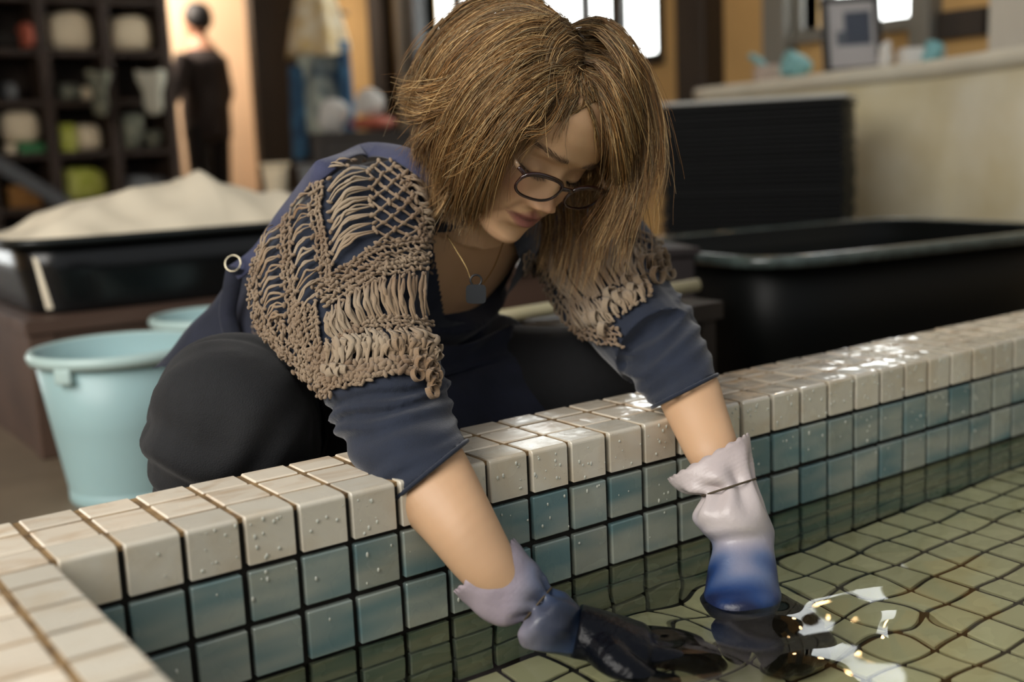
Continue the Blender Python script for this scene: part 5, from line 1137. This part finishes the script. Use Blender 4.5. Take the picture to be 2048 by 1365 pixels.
# ---- person at the back, seen from behind
def back_person(loc):
    x, y, z = loc; t = thing('person', 'person in dark clothes seen from behind at the back of the room', 'person', loc)
    sk_ = mat('skin_far', srgb(190, 140, 110), .6); cl = mat('dark_brown_clothes', srgb(48, 38, 33), .85, noise=.2, nscale=12); tr_ = mat('black_clothes', srgb(24, 22, 22), .85)
    def legp(s, ex): return [tube([(s*.09, 0, .86), (s*.10, -.01, .48), (s*.10, .01, .07)], [.085+ex, .06+ex, .042+ex], 18), tube([(s*.10, .03, .045), (s*.10, -.06, .035), (s*.11, -.14, .03)], [.04+ex, .04+ex, .028+ex], 14)]
    arm = [tube([(-.17, 0, 1.32), (-.23, 0, 1.08), (-.22, -.08, .88)], [.05, .042, .03], 16), tube([(.17, 0, 1.32), (.25, -.03, 1.08), (.27, -.16, .93)], [.05, .042, .03], 16)]
    tr2 = tube([(0, 0, .80), (0, 0, .95), (0, .0, 1.1), (0, .01, 1.28), (0, 0, 1.37), (0, -.01, 1.44)], [.12, .145, .135, .15, .10, .055], 28)
    bp_ = [tr2, ellipsoid((0, -.02, 1.54), (.073, .09, .105)), tube([(0, 0, 1.40), (0, -.01, 1.50)], .05, 16)]+arm+legp(-1, 0)+legp(1, 0)
    hs = [tube([(s*.225, -.08, .88), (s*.225, -.12, .82), (s*.22, -.13, .77)] if s < 0 else [(.27, -.16, .93), (.275, -.22, .91), (.27, -.27, .89)], [.028, .03, .018], 12) for s in (-1, 1)]
    link('body', remesh(bp_+hs, .012, 4), sk_, t)
    for nm, parts, mt in (('shirt', [tube([(0, 0, .76), (0, 0, .95), (0, 0, 1.1), (0, .01, 1.28), (0, 0, 1.385)], [.16, .165, .155, .17, .085], 30)]+[tube(p, [.062, .054, .044], 16) for p in ([(-.17, 0, 1.32), (-.23, 0, 1.08), (-.223, -.07, .90)], [(.17, 0, 1.32), (.25, -.03, 1.08), (.268, -.14, .94)])], cl), ('trousers', legp(-1, .014)[:1]+legp(1, .014)[:1]+[ellipsoid((0, 0, .86), (.155, .125, .12))], tr_)):
        m_ = remesh(parts, .012, 6); link(nm, m_, mt, t)
    h_ = lump((0, .0, 1.575), (.086, .102, .10), 4, .03); obj('hair', h_, mat('black_hair', srgb(20, 18, 17), .6), t)
    for s in (-1, 1): obj('shoe', legp(s, .01)[1], tr_, t)
    t.rotation_euler = (0, 0, math.pi+.5); t.scale = (1.0, 1.0, 1.0); return t
pb = at_d(398, 60, 7.75); back_person((pb[0], pb[1], FLOOR_Z))
# ---- garment stand with indigo cloth, and the corner table
gp = at_d(640, 150, 6.2); gs_ = thing('garment_stand', 'stand hung with blue tie-dyed cloth and a straw-coloured shawl', 'garment stand', (gp[0], gp[1], FLOOR_Z))
obj('base', lump((0, 0, .015), (.16, .16, .015), 2, .0), m_blackframe, gs_); obj('pole', tube([(0, 0, .02), (0, 0, .7), (0, 0, 1.42)], .014, 12), m_blackframe, gs_); obj('crossbar', tube([(-.17, 0, 1.36), (0, 0, 1.42), (.17, 0, 1.36)], .012, 10), m_blackframe, gs_)
def drape(w0, w1, z1, z0, dpt, nf, seed, n=60):
    th = np.linspace(0, 2*np.pi, n, endpoint=False); return loft([np.c_[(w0+(w1-w0)*f)*np.cos(th)*(1+.06*np.sin(nf*th+seed+2*f)), (dpt*(.7+.5*f))*np.sin(th)*(1+.15*np.sin(nf*th+seed)), np.full(n, z1+(z0-z1)*f)+.02*f*np.sin(3*th+seed)] for f in np.linspace(0, 1, 16)])
m_indigo = mat('indigo_tie_dye', srgb(36, 62, 84), .85, noise=.5, nscale=7, color2=srgb(196, 204, 188)); m_straw = mat('straw_shawl', srgb(212, 186, 132), .9, noise=.25, nscale=14, color2=srgb(232, 222, 196))
m_dkind = mat('deep_indigo_cloth', srgb(26, 48, 74), .85, noise=.5, nscale=10, color2=srgb(70, 122, 158))
obj('tie_dyed_cloth', drape(.11, .135, 1.28, .72, .075, 7, 1), m_indigo, gs_); obj('straw_shawl', drape(.10, .18, 1.46, 1.16, .10, 6, 2), m_straw, gs_)
o = obj('indigo_sash', drape(.035, .05, 1.22, .70, .05, 4, 3), m_dkind, gs_); o.location = (.135, -.03, 0); o = obj('indigo_sash', drape(.04, .05, 1.10, .62, .05, 4, 5), m_dkind, gs_); o.location = (-.12, -.04, 0)
o = obj('white_sash', drape(.05, .075, .80, .48, .06, 4, 4), m_whitecloth, gs_); o.location = (.09, -.05, 0); gs_.rotation_euler = (0, 0, -.6)
tb = at_d(760, 300, 5.6); table = thing('corner_table', 'dark table in the far corner under white and red bundles', 'table', (tb[0], tb[1], FLOOR_Z), -.6); thh = float(at_d(760, 262, 5.6)[2])-FLOOR_Z
obj('top', box(-.30, .45, -.2, .25, thh-.03, thh, .004), m_darkwood, table, False); obj('apron_board', box(-.28, .43, -.18, -.16, thh-.35, thh-.03), m_darkwood, table, False)
for sx, sy in ((-.27, -.17), (.42, -.17), (-.27, .22), (.42, .22)): obj('leg', box(sx-.025, sx+.025, sy-.025, sy+.025, 0, thh-.03), m_darkwood, table, False)
def titem(name, u, w_, h_, z, m, label, cat, seed): c = at_d(u, 250, 5.55); o = obj(name, lump((0, 0, h_/2), (w_/2, w_*.4, h_/2), seed, .08, flat=h_*.45), m); o.location = (c[0], c[1], FLOOR_Z+z); tag(o, label, cat); return o
titem('red_cushion', 745, .24, .07, thh, m_red, 'flat red cushion on the corner table', 'cushion', 31); titem('white_bundle', 742, .15, .13, thh+.068, m_whitecloth, 'rounded white bundle resting on the red cushion', 'bundle', 32); titem('white_bundle', 668, .14, .16, thh, m_whitecloth, 'white bundle at the left end of the corner table', 'bundle', 33)
def pail(u, v, r, h, m, label, d):
    c = at_d(u, v, d); t = thing('pail', label, 'pail', (c[0], c[1], c[2])); b_, rm = vessel(r, r, h, .2, 2, .004, .006, .01, 40); obj('body', b_, m, t); obj('rim', rm, m, t); return t
LTX, LTY = at_d(580, 385, 4.4)[:2]
lt = thing('low_table', 'low dark table behind the white heap carrying two pails', 'table', (LTX, LTY, FLOOR_Z), -.6); lz = float(at_d(565, 385, 4.4)[2])-FLOOR_Z
obj('top', box(-.25, .40, -.14, .2, lz-.03, lz, .004), m_darkwood, lt, False)
for sx, sy in ((-.22, -.11), (.37, -.11), (-.22, .17), (.37, .17)): obj('leg', box(sx-.02, sx+.02, sy-.02, sy+.02, 0, lz-.03), m_darkwood, lt, False)
for (lx, r, h, m, label) in ((-.05, .05, .11, m_bund, 'small cream pail on the low dark table'), (.09, .055, .10, m_grey, 'grey pail right of the small cream pail')):
    t = thing('pail', label, 'pail', (LTX+lx*math.cos(-.6), LTY+lx*math.sin(-.6), FLOOR_Z+lz)); b_, rm = vessel(r, r, h, .2, 2, .004, .006, .01, 40); obj('body', b_, m, t); obj('rim', rm, m, t)
# ---- warm pendant lamps near the right wall (they mirror in the water)
m_bulb = mat('warm_bulb', (1.0, .62, .28, 1), .3, emission=45.0)
for k, (px_, py_, pz_) in enumerate(((3.32, 1.80, 1.52), (3.36, 2.42, 1.50))):
    t = thing('pendant_lamp', ('warm pendant lamp nearer the counter', 'warm pendant lamp further along the right wall')[k], 'lamp', (px_, py_, pz_))
    obj('bulb', ellipsoid((0, 0, 0), (.035, .035, .045)), m_bulb, t); obj('cord', tube([(0, 0, .05), (0, 0, .3), (0, 0, CEIL_Z-pz_)], .004, 6), m_blackframe, t); obj('socket', tube([(0, 0, .035), (0, 0, .085)], .018, 12), m_blackframe, t)
